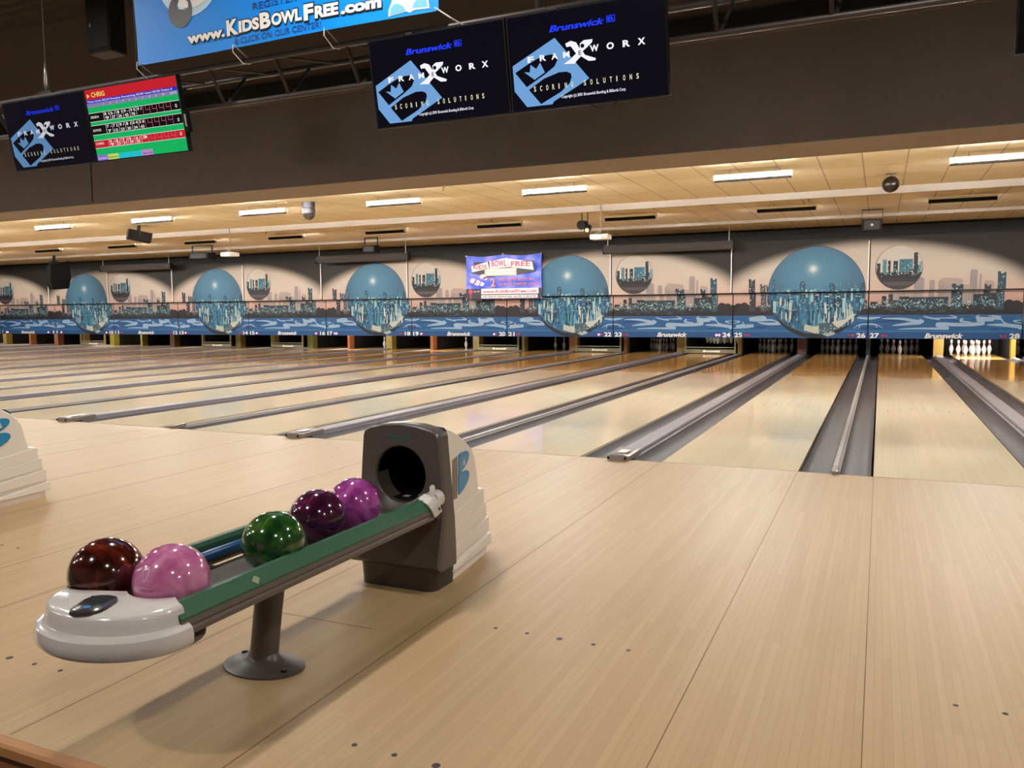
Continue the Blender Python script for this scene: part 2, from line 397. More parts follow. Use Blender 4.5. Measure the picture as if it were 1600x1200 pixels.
prof = [(.0258, 0), (.0286, .004), (.036, .025), (.046, .057), (.0565, .095), (.0605, .114), (.0585, .14), (.0495, .178), (.037, .21), (.0262, .238), (.0228, .254), (.0235, .275), (.0275, .30), (.0318, .33), (.0323, .345), (.0295, .362), (.022, .375), (.010, .3808), (.002, .381)]
pin0 = MB().lathe(prof, n=20).build('bowling_pin', M_PIN, smooth=True)
sp = MB()
for za, zb in ((.237, .249), (.262, .279)):
    ra = .0268 if za < .25 else .0246
    sp.rings([[(ra*cos(a*pi/8), ra*sin(a*pi/8), za) for a in range(16)], [((ra+.0002)*cos(a*pi/8), (ra+.0002)*sin(a*pi/8), zb) for a in range(16)]], True, (1, 1))
st0 = sp.build('neck_stripe', M_RED, pin0, smooth=True)
POS = ['front head pin', 'second-row left pin', 'second-row right pin', 'third-row left pin', 'third-row middle pin', 'third-row right pin', 'back-row far left pin', 'back-row inner left pin', 'back-row inner right pin', 'back-row far right pin']
OFF = []
for r in range(4):
    for j in range(r+1): OFF.append(((j-r/2)*.3048, r*.264))
SETS = {30: range(10), 29: range(10), 28: range(10), 27: range(10), 26: range(10), 25: range(10), 24: range(10), 23: range(10),
        21: (3, 4, 5, 9), 19: (3, 8, 5), 18: (7, 8), 17: (1, 5), 16: (7, 8), 14: (6, 7, 8), 12: (7, 8), 10: (6, 7, 8), 11: (8,), 8: (7,), 7: (6,), 6: (0, 6), 5: (1, 7), 22: (9,), 13: (6,)}
fp = True
for n in sorted(SETS, reverse=True):
    zo = .235 if n == 24 else 0
    for i in SETS[n]:
        o = pin0 if fp else copy_tree(pin0); fp = False
        o.location = (lane_x(n)+OFF[i][0], 18.288+OFF[i][1], zo); o.rotation_euler.z = random.Random(n*10+i).random()*6
        how = 'lifted above' if n == 24 else 'standing on'
        tag(o, f'white red-necked bowling pin {how} lane {nw(n)}, the {POS[i]}', 'bowling pin', f'pins on lane {n}')
# lamps of the pin decks
for n in LANES:
    ld = bpy.data.lights.new('pin_deck_light', 'AREA'); ld.shape = 'RECTANGLE'; ld.size = .95; ld.size_y = .06; ld.color = (1, .93, .86)
    ld.energy = {28: 120, 19: 40, 17: 34, 10: 36, 21: 3, 18: 4, 7: 16, 6: 16, 5: 16, 16: 10, 24: 9, 22: 5, 20: 7, 15: 6, 13: 8, 9: 8}.get(n, 1.6)
    lo = bpy.data.objects.new('pin_deck_light', ld); COL.objects.link(lo); lo.location = (lane_x(n), 16.25, .74)
    lo.rotation_euler = (radians(70), 0, 0)
# pinsetting machine bar that carries the lifted pins of lane 24
for n in (24,):
    x = lane_x(n); mm = MB(); mm.box(x-.70, x+.70, 18.1, 19.3, .614, .70); mm.build('pin_table', M_BLACK)
    tag(bpy.data.objects['pin_table'], 'black pinsetter table holding the raised pins over lane twenty-four', 'pinsetter table')
def sweep(n):
    x = lane_x(n); t = empty('sweep_bar', (x, 17.05, 0)); hw = .70
    m = MB(); m.box(-hw, hw, 0, .04, .015, .125); m.build('board', mat('sweep_board', '#6f6a52', .5, vary=.2, vscale=8), t, bevel=.004)
    m = MB(); m.box(-hw, hw, -.003, .045, .17, .192); m.build('rail', mat('sweep_rail', '#9a9a86', .35, .3), t)
    for s in (-1, 1): MB().box(s*hw-.02, s*hw+.02, -.01, .05, .01, .62).build('side_arm', mat('sweep_arm', '#7d7440', .5), t)
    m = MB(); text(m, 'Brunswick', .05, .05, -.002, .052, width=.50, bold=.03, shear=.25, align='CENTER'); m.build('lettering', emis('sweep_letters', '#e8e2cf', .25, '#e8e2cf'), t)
    tag(t, f'pale sweep board with white brand lettering lowered across lane {nw(n)}', 'sweep bar', 'lowered sweep boards'); return t
for n in (24, 22, 20, 15, 13, 9): sweep(n)

# ------------------------------------------------------------------ murals
RND = random.Random(7)
H2M = {}
def flatm(h):
    return mat('print_'+h.lstrip('#'), dimh(h), .55, spec=.3)
def sky_mat():
    m = bpy.data.materials.new('print_sky'); m.use_nodes = True; nt = m.node_tree; b = nt.nodes['Principled BSDF']; b.inputs['Roughness'].default_value = .6
    b.inputs['Specular IOR Level'].default_value = .3
    tc = nt.nodes.new('ShaderNodeTexCoord'); sp = nt.nodes.new('ShaderNodeSeparateXYZ'); nt.links.new(tc.outputs['Object'], sp.inputs[0])
    def M(op, a, b_, c=None):
        n = nt.nodes.new('ShaderNodeMath'); n.operation = op
        for i, v in enumerate((a, b_) if c is None else (a, b_, c)):
            if isinstance(v, (int, float)): n.inputs[i].default_value = v
            else: nt.links.new(v, n.inputs[i])
        return n.outputs[0]
    gx = M('DIVIDE', sp.outputs['X'], 3.95); gz = M('DIVIDE', M('SUBTRACT', sp.outputs['Z'], 1.2), 1.75)
    gz = M('MAXIMUM', gz, 0.0)
    rr = M('ADD', M('MULTIPLY', gx, gx), M('MULTIPLY', gz, gz))
    mr = nt.nodes.new('ShaderNodeMapRange'); mr.interpolation_type = 'SMOOTHSTEP'; mr.inputs[1].default_value = .74; mr.inputs[2].default_value = 1.08; nt.links.new(rr, mr.inputs[0])
    cr = nt.nodes.new('ShaderNodeValToRGB'); zz = M('DIVIDE', M('SUBTRACT', sp.outputs['Z'], 1.2), 1.5); nt.links.new(zz, cr.inputs[0])
    e = cr.color_ramp.elements; e[0].position = .0; e[0].color = lin(dimh('#cf9188')); e[1].position = .62; e[1].color = lin(dimh('#d8c8b8'))
    q = cr.color_ramp.elements.new(.3); q.color = lin(dimh('#dcbcaa'))
    mx = nt.nodes.new('ShaderNodeMix'); mx.data_type = 'RGBA'; nt.links.new(mr.outputs[0], mx.inputs[0]); nt.links.new(cr.outputs[0], mx.inputs[6]); mx.inputs[7].default_value = lin(dimh('#28231f'))
    nt.links.new(mx.outputs[2], b.inputs['Base Color']); return m
M_SKY = sky_mat()
def ball_mat():
    m = bpy.data.materials.new('print_big_ball'); m.use_nodes = True; nt = m.node_tree; b = nt.nodes['Principled BSDF']; b.inputs['Roughness'].default_value = .6
    tc = nt.nodes.new('ShaderNodeTexCoord'); mp = nt.nodes.new('ShaderNodeVectorMath'); mp.operation = 'DISTANCE'; mp.inputs[1].default_value = (-1.32, 0, 2.27)
    nt.links.new(tc.outputs['Object'], mp.inputs[0]); cr = nt.nodes.new('ShaderNodeValToRGB'); nt.links.new(mp.outputs['Value'], cr.inputs[0])
    e = cr.color_ramp.elements; e[0].position = 0; e[0].color = lin(dimh('#f2f2f0')); e[1].position = 1; e[1].color = lin(dimh('#3a6d8a'))
    for p_, h in ((.05, '#c8d4d8'), (.13, '#6f9db2'), (.24, '#4b86a6'), (.6, '#437e9e')):
        q = cr.color_ramp.elements.new(p_); q.color = lin(dimh(h))
    nt.links.new(cr.outputs[0], b.inputs['Base Color']); return m
M_BALLP = ball_mat()
def skyline_shapes():
    """list of (polygon, material, layer) in mural coordinates; x from -P to P, z above the floor"""
    R = random.Random(11); S = []
    def ad(p, h, ly): S.append((p, h if not isinstance(h, str) else flatm(h), ly))
    ad(rect(-P, P, 1.05, 3.3), M_SKY, 0)
    # ghosted far towers, right half
    for x, wd, h in ((.75, .2, 1.93), (1.12, .22, 2.0), (.62, .3, 1.72), (1.40, .12, 1.93), (1.60, .14, 1.92), (1.80, .5, 1.96), (2.28, .16, 2.16), (2.42, .06, 2.06), (2.60, .22, 1.88), (2.84, .12, 1.9), (1.0, .45, 1.70), (2.1, .3, 1.8)):
        p = [(x-wd/2, 1.3), (x+wd/2, 1.3), (x+wd/2, h-.03), (x+wd/4, h), (x-wd/3, h+.02 if wd > .18 else h), (x-wd/2, h-.05)]
        ad(p, '#b9a79f' if R.random() < .5 else '#a79d9c', 1)
        for i in range(int(wd/.045)):
            xx = x-wd/2+.02+i*.045; ad(rect(xx, xx+.008, 1.3, h-.08-R.random()*.1), '#8d817f', 2)
    # dark city and tree mass
    x = -P
    def mass(x0, x1, base, amp, step, col, ly, zl=1.09):
        pts = [(x0, zl)]; xx = x0; h = base
        while xx < x1:
            h = base+amp*(R.random()-.3); pts += [(xx, h), (min(x1, xx+step*(.6+.4*R.random())), h+amp*.1*R.random())]; xx += step
        pts.append((x1, zl))
        for i in range(1, len(pts)-2, 2):
            a, b_ = pts[i], pts[i+1]; nx = pts[i+2][0] if i+2 < len(pts) else x1
            ad([(a[0], zl), (nx, zl), (nx, b_[1]), a], col, ly)
    mass(-P, P, 1.30, .07, .16, '#2a2628', 3)
    for s in (-1, 1):                                   # trees by the panel edge
        for cx, cz, r in ((3.05, 1.33, .11), (2.93, 1.28, .10), (3.2, 1.30, .12), (3.33, 1.27, .1)):
            ad(clip_line(clip_line(circle(s*cx, cz, r, 14), 1, 0, P), -1, 0, P), '#2a2628', 3)
    for s, x, wd, h, c in ((1, 2.95-.37, .13, 1.76, '#35424a'), (1, 2.86, .17, 2.05, '#33535f'), (1, 1.95, .24, 1.78, '#2f4650'), (1, 2.45, .3, 1.58, '#2b3238'), (1, 1.3, .95, 1.52, '#2c3a42'),
                           (1, .35, .1, 1.56, '#2d2a2f'), (1, .5, .1, 1.6, '#38363a'), (1, .8, .22, 1.54, '#2b2a30'), (1, .65, .2, 1.45, '#303842'), (1, .12, .16, 1.42, '#2b2a30'),
                           (-1, 2.83, .16, 2.0, '#3b3a40'), (-1, 2.55, .14, 1.86, '#5a5458'), (-1, 2.42, .08, 1.83, '#44434a'), (-1, 2.3, .2, 1.6, '#2b2a30'), (1, 2.7, .16, 1.6, '#2b3238'), (-1, .1, .12, 1.46, '#2b2a30')):
        cx = s*x; ad(rect(cx-wd/2, cx+wd/2, 1.2, h), c, 4)
        if h > 1.7: ad(rect(cx-wd/2-.005, cx-wd/2+wd*.35, h-.02, h+.05), c, 4); ad(rect(cx+wd*.2, cx+wd/2, h-.02, h+.03), c, 4)
        for i in range(int(wd*(h-1.25)*260)):
            a = cx-wd/2+R.random()*(wd-.03); z = 1.25+R.random()*(h-1.32); ad(rect(a, a+.012+R.random()*.018, z, z+.02+R.random()*.03), R.choice(['#5e93a2', '#7fb0b8', '#8aa7b0', '#1c1b20', '#c9cfcc', '#3f7382']), 5)
    for i in range(190):
        a = R.uniform(.1, 2.75); z = R.gauss(1.33, .05); ad(rect(a, a+R.uniform(.015, .06), z, z+R.uniform(.01, .035)), R.choice(['#5e93a2', '#86a9b2', '#4a6f7c', '#d4d5cf', '#2f4c57', '#7d8b92']), 5)
    for i in range(26):
        a = R.uniform(-2.7, -2.35) if i % 2 else R.uniform(-.12, 0); z = R.gauss(1.3, .05); ad(rect(a, a+R.uniform(.015, .04), z, z+R.uniform(.01, .035)), R.choice(['#6e8790', '#86a9b2', '#c4c5bf']), 5)
    for i in range(60):
        a = R.uniform(.2, 2.2); ad(rect(a, a+R.uniform(.03, .12), *(lambda q: (q, q+.008))(R.uniform(1.13, 1.25))), R.choice(['#4a4a50', '#6f7a80', '#3d4a52']), 5)
    # water
    ad(rect(-P, P, .655, 1.09), '#286299', 3); ad(rect(-P, P, .655, .70), '#2f79ab', 4)
    ad(rect(-P, P, .40, .655), '#275792', 4)
    for i in range(90):
        a = R.uniform(-P, P); z = R.uniform(.70, 1.07); q = R.uniform(.08, .3); hh = R.uniform(.006, .02)
        ad([(a-q, z), (a, z-hh), (a+q, z+.01), (a, z+hh)], R.choice(['#21497f', '#3570ac', '#1f4478', '#3d7cb6']), 4)
    def stroke(pts, w0):
        n = len(pts); out = []
        for sgn in (1, -1):
            for i in (range(n) if sgn == 1 else range(n-1, -1, -1)):
                a = pts[max(0, i-1)]; b_ = pts[min(n-1, i+1)]; dx, dz = b_[0]-a[0], b_[1]-a[1]; l = math.hypot(dx, dz) or 1
                ww = w0*(.25+sin(pi*i/(n-1)))*.5*(1 if i not in (0, n-1) else .1)
                out.append((pts[i][0]-sgn*dz/l*ww*.55, pts[i][1]+sgn*dx/l*ww))
        m_ = len(out)
        for i in range(n-1):
            ad([out[i], out[i+1], out[m_-2-i], out[m_-1-i]], '#a9c4de', 5)
    def smooth(ctrl, k=5):
        out = []
        for i in range(len(ctrl)-1):
            p0 = ctrl[max(0, i-1)]; p1 = ctrl[i]; p2 = ctrl[i+1]; p3 = ctrl[min(len(ctrl)-1, i+2)]
            for j in range(k):
                t = j/k; out.append(tuple(.5*((2*p1[d])+(-p0[d]+p2[d])*t+(2*p0[d]-5*p1[d]+4*p2[d]-p3[d])*t*t+(-p0[d]+3*p1[d]-3*p2[d]+p3[d])*t**3) for d in (0, 1)))
        return out+[ctrl[-1]]
    ST = [([(.3, 1.0), (.75, .99), (1.1, .93), (1.25, .92), (1.15, .99)], .06), ([(.55, .82), (.85, .86), (1.2, .90), (1.05, .94), (.8, .97)], .07),
          ([(.68, .73), (1.1, .75), (1.8, .75), (1.55, .82), (1.62, .86), (2.1, .84), (2.55, .88), (2.4, .97), (2.85, .99), (2.95, .9), (3.1, .84)], .07),
          ([(1.25, 1.08), (1.3, 1.03), (1.6, .97), (1.5, .99)], .03), ([(1.8, 1.08), (1.95, 1.03), (1.9, 1.01), (1.35, 1.0)], .03), ([(2.05, .97), (2.1, .99), (2.05, .93), (2.3, .90)], .05),
          ([(2.45, 1.08), (2.4, 1.0), (2.75, .97), (2.5, .93)], .07), ([(2.6, .84), (3.0, .83), (3.34, .78), (3.25, .74)], .07), ([(2.7, 1.07), (2.9, 1.03), (2.6, 1.06)], .03),
          ([(-2.95, 1.02), (-2.6, 1.06), (-2.5, 1.0), (-2.9, .99), (-2.7, .96), (-2.35, .97), (-2.2, .92)], .06), ([(-3.1, .93), (-3.05, .85), (-3.25, .8), (-2.8, .82), (-3.0, .78), (-3.34, .75)], .06),
          ([(-2.7, .91), (-2.45, .87), (-2.1, .88), (-2.25, .94)], .06), ([(-.3, 1.03), (0, 1.0), (.3, 1.03)], .05), ([(-.35, .75), (-.2, .84), (0, .86), (.2, .84), (.35, .75)], .03), ([(-.22, .76), (-.17, .84)], .03), ([(.22, .76), (.17, .84)], .03),
          ([(-3.34, .95), (-3.15, .93), (-3.34, .87)], .025), ([(3.34, .95), (3.15, .93), (3.34, .87)], .025)]
    for c, w_ in ST: stroke(smooth(c), w_)
    # big blue ball, left half
    bx, bz, br_ = -1.25, 1.665, 1.165
    ad(circle(bx, bz, br_*1.012), '#355064', 6); ad(circle(bx, bz, br_), M_BALLP, 7)
    def cc(p, h, ly):
        p = clip_circle(p, bx, bz, br_)
        if len(p) > 2: ad(p, h, ly)
    cc(rect(bx-1.2, bx+1.2, .4, 1.66), '#3d7390', 8)
    for i in range(80):
        a = bx+R.uniform(-1.1, 1.1); z = R.gauss(1.78, .06); cc(rect(a, a+R.uniform(.01, .03), z, z+R.uniform(.008, .02)), R.choice(['#8fb9c9', '#6ba3ba', '#2f5f7c']), 8)
    for i in range(330):
        a = bx+R.uniform(-1.15, 1.1); t = R.random(); z1 = .72+t*1.0+.05; hh = R.uniform(.08, .36); ww = R.uniform(.015, .085)
        lo = max(z1-hh, .70+.25*((a-bx)/1.1)**2)
        cc(rect(a, a+ww, lo, z1), R.choice(['#2c5470', '#356a88', '#4a90ad', '#274357', '#3f86a6', '#2a7fb0', '#6fb3c6', '#20384c', '#a9d0d2', '#1f3547', '#2d6f98']), 9)
    for x, w_, zt in ((-2.28, .07, 2.02), (-1.57, .14, 1.93), (-1.57, .08, 1.96), (-.88, .10, 1.9), (-.86, .14, 1.86), (-.16, .12, 1.9), (-.68, .08, 1.72)):
        cc(rect(x-w_/2, x+w_/2, 1.5, zt), '#2c566f', 9)
        for i in range(10): a = x-w_/2+R.random()*w_*.8; z = R.uniform(1.5, zt-.04); cc(rect(a, a+.012, z, z+.03), '#78aebf', 10)
    for i in range(60):
        a = bx+R.uniform(-.95, .98); z = R.uniform(1.2, 1.68); cc(rect(a, a+R.uniform(.05, .2) if z > 1.55 else a+.03, z, z+R.uniform(.008, .025)), R.choice(['#b9dad9', '#8cc4cf', '#dfe6da']), 10)
    for i in range(34):
        a = bx+R.uniform(.18, .95); z = 1.0+R.uniform(-.1, .4); cc(rect(a, a+R.uniform(.012, .03), z-.25, z), R.choice(['#cfe0d6', '#a9d0d2', '#e2e0cf']), 10)
    for i in range(16):
        a = bx+R.uniform(-.9, -.6); z = 1.2+R.uniform(-.1, .4); cc(rect(a, a+.02, z-.2, z), R.choice(['#cfe0d6', '#e2dfc6']), 10)
    cc([(bx+.28, .74), (bx+.62, .80), (bx+.98, 1.12), (bx+.82, 1.1), (bx+.75, 1.0), (bx+.6, .95), (bx+.42, .92)], '#d9d8c6', 11)
    cc([(bx-.28, .70), (bx-.25, .86), (bx-.05, .80), (bx+.3, .84), (bx+.32, .62), (bx+.0, .62)], '#cfd0bd', 11)
    cc([(bx-1.2, .4), (bx-1.2, 1.3), (bx-1.05, 1.17), (bx-.93, 1.0), (bx-.7, .82), (bx-.5, .72), (bx-.26, .63), (bx+.2, .60), (bx+.5, .72), (bx+.85, .86), (bx+1.0, .95), (bx+1.2, .9), (bx+1.2, .4)][::-1], '#2b2a35', 12)
    cc([(bx+.10, .60), (bx+.08, .88), (bx+.4, .90), (bx+.52, .78), (bx+.42, .60)], '#4a6a78', 12)
    for i in range(22): a = bx+R.uniform(.1, .46); z = R.uniform(.62, .86); cc(rect(a, a+.03, z, z+.02), R.choice(['#9fb9bf', '#273440', '#c6cfc6']), 13)
    cc([(bx+.16, .60), (bx+.35, .52), (bx+.5, .62), (bx+.42, .66)], '#b9c9c6', 13)
    # small ball, right half
    sx_, sz_, sr = .665, 2.27, .515
    ad(circle(sx_-.004, sz_-.02, sr*1.03, rz=sr*1.05), '#4a4144', 6); ad(circle(sx_, sz_, sr), '#dccfc0', 7)
    def c2(p, h, ly):
        p = clip_circle(p, sx_, sz_, sr)
        if len(p) > 2: ad(p, h, ly)
    for a, b_, z, h in ((-.50, -.42, 2.36, '#2b2a2e'), (-.37, -.28, 2.45, '#5e8f9c'), (-.25, -.19, 2.42, '#2b2528'), (-.13, -.03, 2.41, '#2b2528'), (.0, .3, 2.45, '#417b8d'), (.32, .41, 2.60, '#2d3038'), (.41, .5, 2.3, '#3a6d7d'), (.22, .33, 2.2, '#2b2a2e'), (.44, .5, 2.38, '#7fa9b2')):
        c2(rect(sx_+a, sx_+b_, 1.9, z), h, 8)
        for i in range(int((b_-a)*90)):
            q = sx_+a+R.random()*(b_-a-.02); z2 = 2.0+R.random()*(z-2.05); c2(rect(q, q+.02, z2, z2+.03), R.choice(['#79b0bb', '#2b2a2e', '#a9cdd0', '#35565f']), 9)
    c2(rect(sx_-.6, sx_+.6, 1.7, 2.13), '#2b2a2e', 9)
    for i in range(46): q = sx_+R.uniform(-.42, .42); z2 = R.gauss(2.12, .05); c2(rect(q, q+R.uniform(.015, .05), z2, z2+.02), R.choice(['#dfe2dc', '#5f93a0', '#8ab3ba', '#35565f']), 10)
    c2([(sx_-.5, 1.98), (sx_+.5, 1.98), (sx_+.4, 1.7), (sx_-.4, 1.7)], '#35303a', 11); c2([(sx_-.45, 1.90), (sx_+.45, 1.90), (sx_+.3, 1.80), (sx_-.3, 1.80)], '#5a4f55', 12)
    return S
SHAPES = skyline_shapes()
def mural(name, x0, x1, z0, z1):
    """print of one panel, thickness 2 cm; local origin at the seam of the two halves"""
    mb = MB(); mb.box(x0, x1, 0, .02, z0, z1, mat('panel_edge', '#1a1718', .7))
    cnt = {}
    for p, m, ly in SHAPES:
        cnt[ly] = cnt.get(ly, 0)+1; dy = -.0006-.0016*ly-min(.00155, cnt[ly]*3.2e-6)
        for a, b_, c in ((1, 0, x1), (-1, 0, -x0), (0, 1, z1), (0, -1, -z0)):
            p = clip_line(p, a, b_, c)
            if len(p) < 3: break
        if len(p) > 2: mb.flat(p, dy, m)
    return mb.build(name)
G_ = .013
base = {}
for key, (x0, x1) in {'A': (-P+G_, -G_), 'B': (G_, P-G_)}.items():
    base[key+'l'] = mural('masking_panel', x0, x1, .497, 1.662)
    base[key+'u'] = mural('mural_panel', x0, x1, 1.69, 3.02)
    et = MB(); et.box(x1-.022, x1, -.026, 0, 1.72, 2.93)
    et.build('edge_strip', mat('edge_white', '#e6e2da', .4), base[key+'u'])
LIT = {24: 2, 22: 1, 20: 1, 19: 1, 17: 2, 16: 1, 15: 1, 13: 1, 10: 1, 9: 1, 8: 1, 7: 2}
M_NUM = mat('number_white', '#d6d4d0', .5); M_IND = mat('indicator_red', '#a3213a', .4)
used = set()
for n in range(29, 4, -2):                           # n, n+1 share a panel
    k = (27-n)//2; A = (k % 2 == 0); key = 'B' if A else 'A'     # 27-28 is the right half
    if n == 29: key = 'A'
    key = 'B' if ((27-n)//2) % 2 == 0 else 'A'
    ox = lane_x(n)-(N/2+L/2)+(0 if key == 'B' else P)
    for lv, yy in (('l', 16.02), ('u', 15.83)):
        src = base[key+lv]
        if (key+lv) not in used: o = src
        elif lv == 'u': o = copy_tree(src)
        else: o = src.copy(); COL.objects.link(o)      # the numbers differ from panel to panel: only the board is copied
        used.add(key+lv)
        o.location = (ox, yy, 0)
        what = 'huge blue glass ball' if key == 'A' else ('city skyline and brand lettering' if lv == 'l' else 'small round city view and pale skyline')
        tag(o, f'{"lower" if lv == "l" else "upper"} mural panel with {what}, above lanes {nw(n)} and {nw(n+1)}', 'mural panel', f'{"lower" if lv == "l" else "upper"} mural panels')
        if lv == 'l':
            xl = ox+(-P if key == 'A' else 0)
            for num, al, xx in ((n, 'LEFT', xl+.05), (n+1, 'RIGHT', xl+P-.05)):
                m = MB(); text(m, str(num), xx-ox, .515, -.0245, .115, width=(.105 if num > 9 else .10)*len(str(num)), bold=.034, align=al); m.build('lane_number', M_NUM, o)
                sg = 1 if al == 'LEFT' else -1; lit = LIT.get(num, 0)
                for j in range(2):
                    cx = xx-ox+sg*(.30+.075*j if sg > 0 else .30+.075*j)
                    m = MB(); m.lathe([(.032, 0), (.032, .012), (.024, .018)], (0, 0, 0), 12, T=Matrix.Translation((cx, -.016, .565)) @ Matrix.Rotation(pi/2, 4, 'X'))
                    on = j < lit if sg > 0 else (lit == 2 or (lit == 1 and j == 1))
                    m.build('indicator_light', emis('indicator_lit', '#ff8fa0', 3.) if on else M_IND, o)
            if key == 'B':
                m = MB(); text(m, 'Brunswick', P/2+.03, .515, -.0245, .115, width=.84, bold=.035, shear=.3, align='CENTER'); m.build('lettering', M_NUM, o)
# rolled-up projection screens above the murals
for i, (xa, xb, z0, z1) in enumerate(((-6.76, -3.27, 2.83, 3.06), (-16.56, -13.08, 2.875, 3.13), (-26.55, -23.0, 2.88, 3.16))):
    t = empty('projection_screen', ((xa+xb)/2, 15.4, z0)); hw = (xb-xa)/2
    m = MB(); m.prism_x([(-.05, .05), (-.08, .12), (-.05, .2), (.02, .225), (.08, .2), (.08, .05), (.04, .0), (-.02, .0)], -hw, hw); m.build('housing', mat('screen_housing', '#3c3a3a', .4), t)
    m = MB(); m.box(-hw+.03, hw-.03, -.01, .01, -.022, .0); m.build('weight_bar', M_BLACK, t)
    m = MB(); m.box(hw-.0, hw+.03, -.07, .07, -.02, .21); m.box(-hw-.03, -hw, -.07, .07, -.02, .21); m.build('end_plate', M_BLACK, t)
    for s in (-1, 1): MB().tube([(s*(hw-.1), 0, .2), (s*(hw-.1), 0, 3.46-z0)], .008, 6).build('hanger_rod', M_WHITE, t)
    tag(t, f'grey rolled-up projection screen above the mural whose left lane is {("twenty-three", "seventeen", "eleven")[i]}', 'projection screen', 'rolled-up projection screens')

# ------------------------------------------------------------------ small banner on the mural
def banner_small():
    t = empty('hanging_banner', (-10.02, 15.77, 1.62)); w_, h_ = 1.235, 1.33
    def wv(x, z, y): return (x, y-.02-.015*sin(x*9+z*4)-.01*sin(z*13), z)
    nx, nz = 28, 14; mb = MB()
    x_ = lambda i: -w_+2*w_*i/nx
    ztop = lambda x: h_-.05*sin(pi*abs(x)/w_)
    vs = [wv(x_(i), ztop(x_(i))*j/nz, 0) for j in range(nz+1) for i in range(nx+1)]
    vs2 = [(a, b_+.006, c) for a, b_, c in vs]; q = (nx+1)
    fs = [(j*q+i, j*q+i+1, (j+1)*q+i+1, (j+1)*q+i) for j in range(nz) for i in range(nx)]
    mb.add(vs, fs); mb.add(vs2, [f[::-1] for f in fs])
    mm = bpy.data.materials.new('banner_violet'); mm.use_nodes = True; nt = mm.node_tree; b = nt.nodes['Principled BSDF']; b.inputs['Roughness'].default_value = .3
    tc = nt.nodes.new('ShaderNodeTexCoord'); nz_ = nt.nodes.new('ShaderNodeTexNoise'); nz_.inputs['Scale'].default_value = 1.6; nz_.inputs['Detail'].default_value = 5
    nt.links.new(tc.outputs['Object'], nz_.inputs['Vector']); cr = nt.nodes.new('ShaderNodeValToRGB'); nt.links.new(nz_.outputs['Fac'], cr.inputs[0])
    e = cr.color_ramp.elements; e[0].position = .3; e[0].color = lin('#2a3cc0'); e[1].position = .75; e[1].color = lin('#b79ae6')
    qd = cr.color_ramp.elements.new(.5); qd.color = lin('#4a62d8'); nt.links.new(cr.outputs[0], b.inputs['Base Color'])
    mb.build('cloth', mm, t, smooth=True)
    m = MB(); F = lambda x, z, y: (x, y-.05, z)
    W_ = mat('banner_white', '#efe8ea', .4); D_ = mat('banner_dark', '#231c2a', .4); R_ = mat('banner_red', '#b8344e', .4); S_ = mat('banner_salmon', '#d8866e', .4)
    m.flat(rect(-1.24, 1.24, .01, .32), .0, D_, F)
    m.flat([(-.95, 1.12), (1.0, 1.12), (1.05, .80), (.55, .72), (-.5, .66), (-1.05, .80)], 0, D_, F)
    m.flat([(-1.02, .82), (-1.05, 1.0), (-.5, 1.12), (-.45, .93)], -.003, W_, F); m.flat([(-.44, 1.13), (.15, 1.22), (.2, .95), (-.42, .92)], -.003, W_, F)
    m.flat([(.16, 1.2), (.95, 1.08), (1.0, .84), (.22, .95)], -.003, W_, F)
    def tx(s, x, z, h, wd, col, y=-.006, bold=.03): text(m, s, x, z, y, h, col, width=wd, bold=bold, align='CENTER', f=F)
    tx('KIDS', -.75, .91, .13, .46, R_); tx('BOWL', -.12, .98, .17, .5, R_); tx('FREE', .58, .96, .15, .62, R_)
    m.flat(rect(-.6, .45, .70, .92), -.004, mat('banner_peach', '#d9bcae', .4), F); tx('REGISTERED KIDS', -.08, .82, .06, .9, W_, -.008); tx('BOWL FREE ALL SUMMER', -.08, .73, .06, .95, W_, -.008)
    tx('2', -.33, .38, .24, .16, S_); tx('FREE GAMES A DAY ALL', .45, .54, .08, 1.15, S_, bold=.01); tx('DURING SUMMER LONG!', .52, .40, .08, 1.25, S_, bold=.01)
    m.flat(rect(-.72, 1.15, .155, .315), -.003, W_, F); tx('www.KidsBowlFree.com', .21, .19, .09, 1.76, R_)
    m.flat(rect(-.72, 1.12, .03, .125), -.003, W_, F); tx('AND SEARCH FOR BOWLING CENTER TO REGISTER', .2, .05, .055, 1.75, D_)
    m.flat(circle(-1.08, .24, .07, 14), -.004, R_, F); m.flat(rect(-1.10, -1.06, .03, .18), -.004, R_, F); text(m, 'GO TO', -.98, .22, -.006, .035, W_, width=.2, f=F)
    for cx, cz, r in ((-1.0, .56, .11), (-.85, .5, .12), (-.7, .46, .09), (-.66, .68, .11), (-.58, .62, .07)): m.flat(circle(cx, cz, r, 14, r*.7), -.003, mat('banner_lilac', '#d9b8d6', .4), F)
    m.build('lettering', None, t)
    for x in (-w_, 0, w_):
        MB().sphere((x, -.04, h_-.02 if x else h_+.01), .022, 10, 6).build('grommet', M_WHITE, t)
        MB().sphere((x, -.04, .02), .022, 10, 6).build('grommet', M_WHITE, t)
    tag(t, 'violet blue vinyl banner with web address tied over the mural above lanes twenty and twenty-one', 'banner')
banner_small()

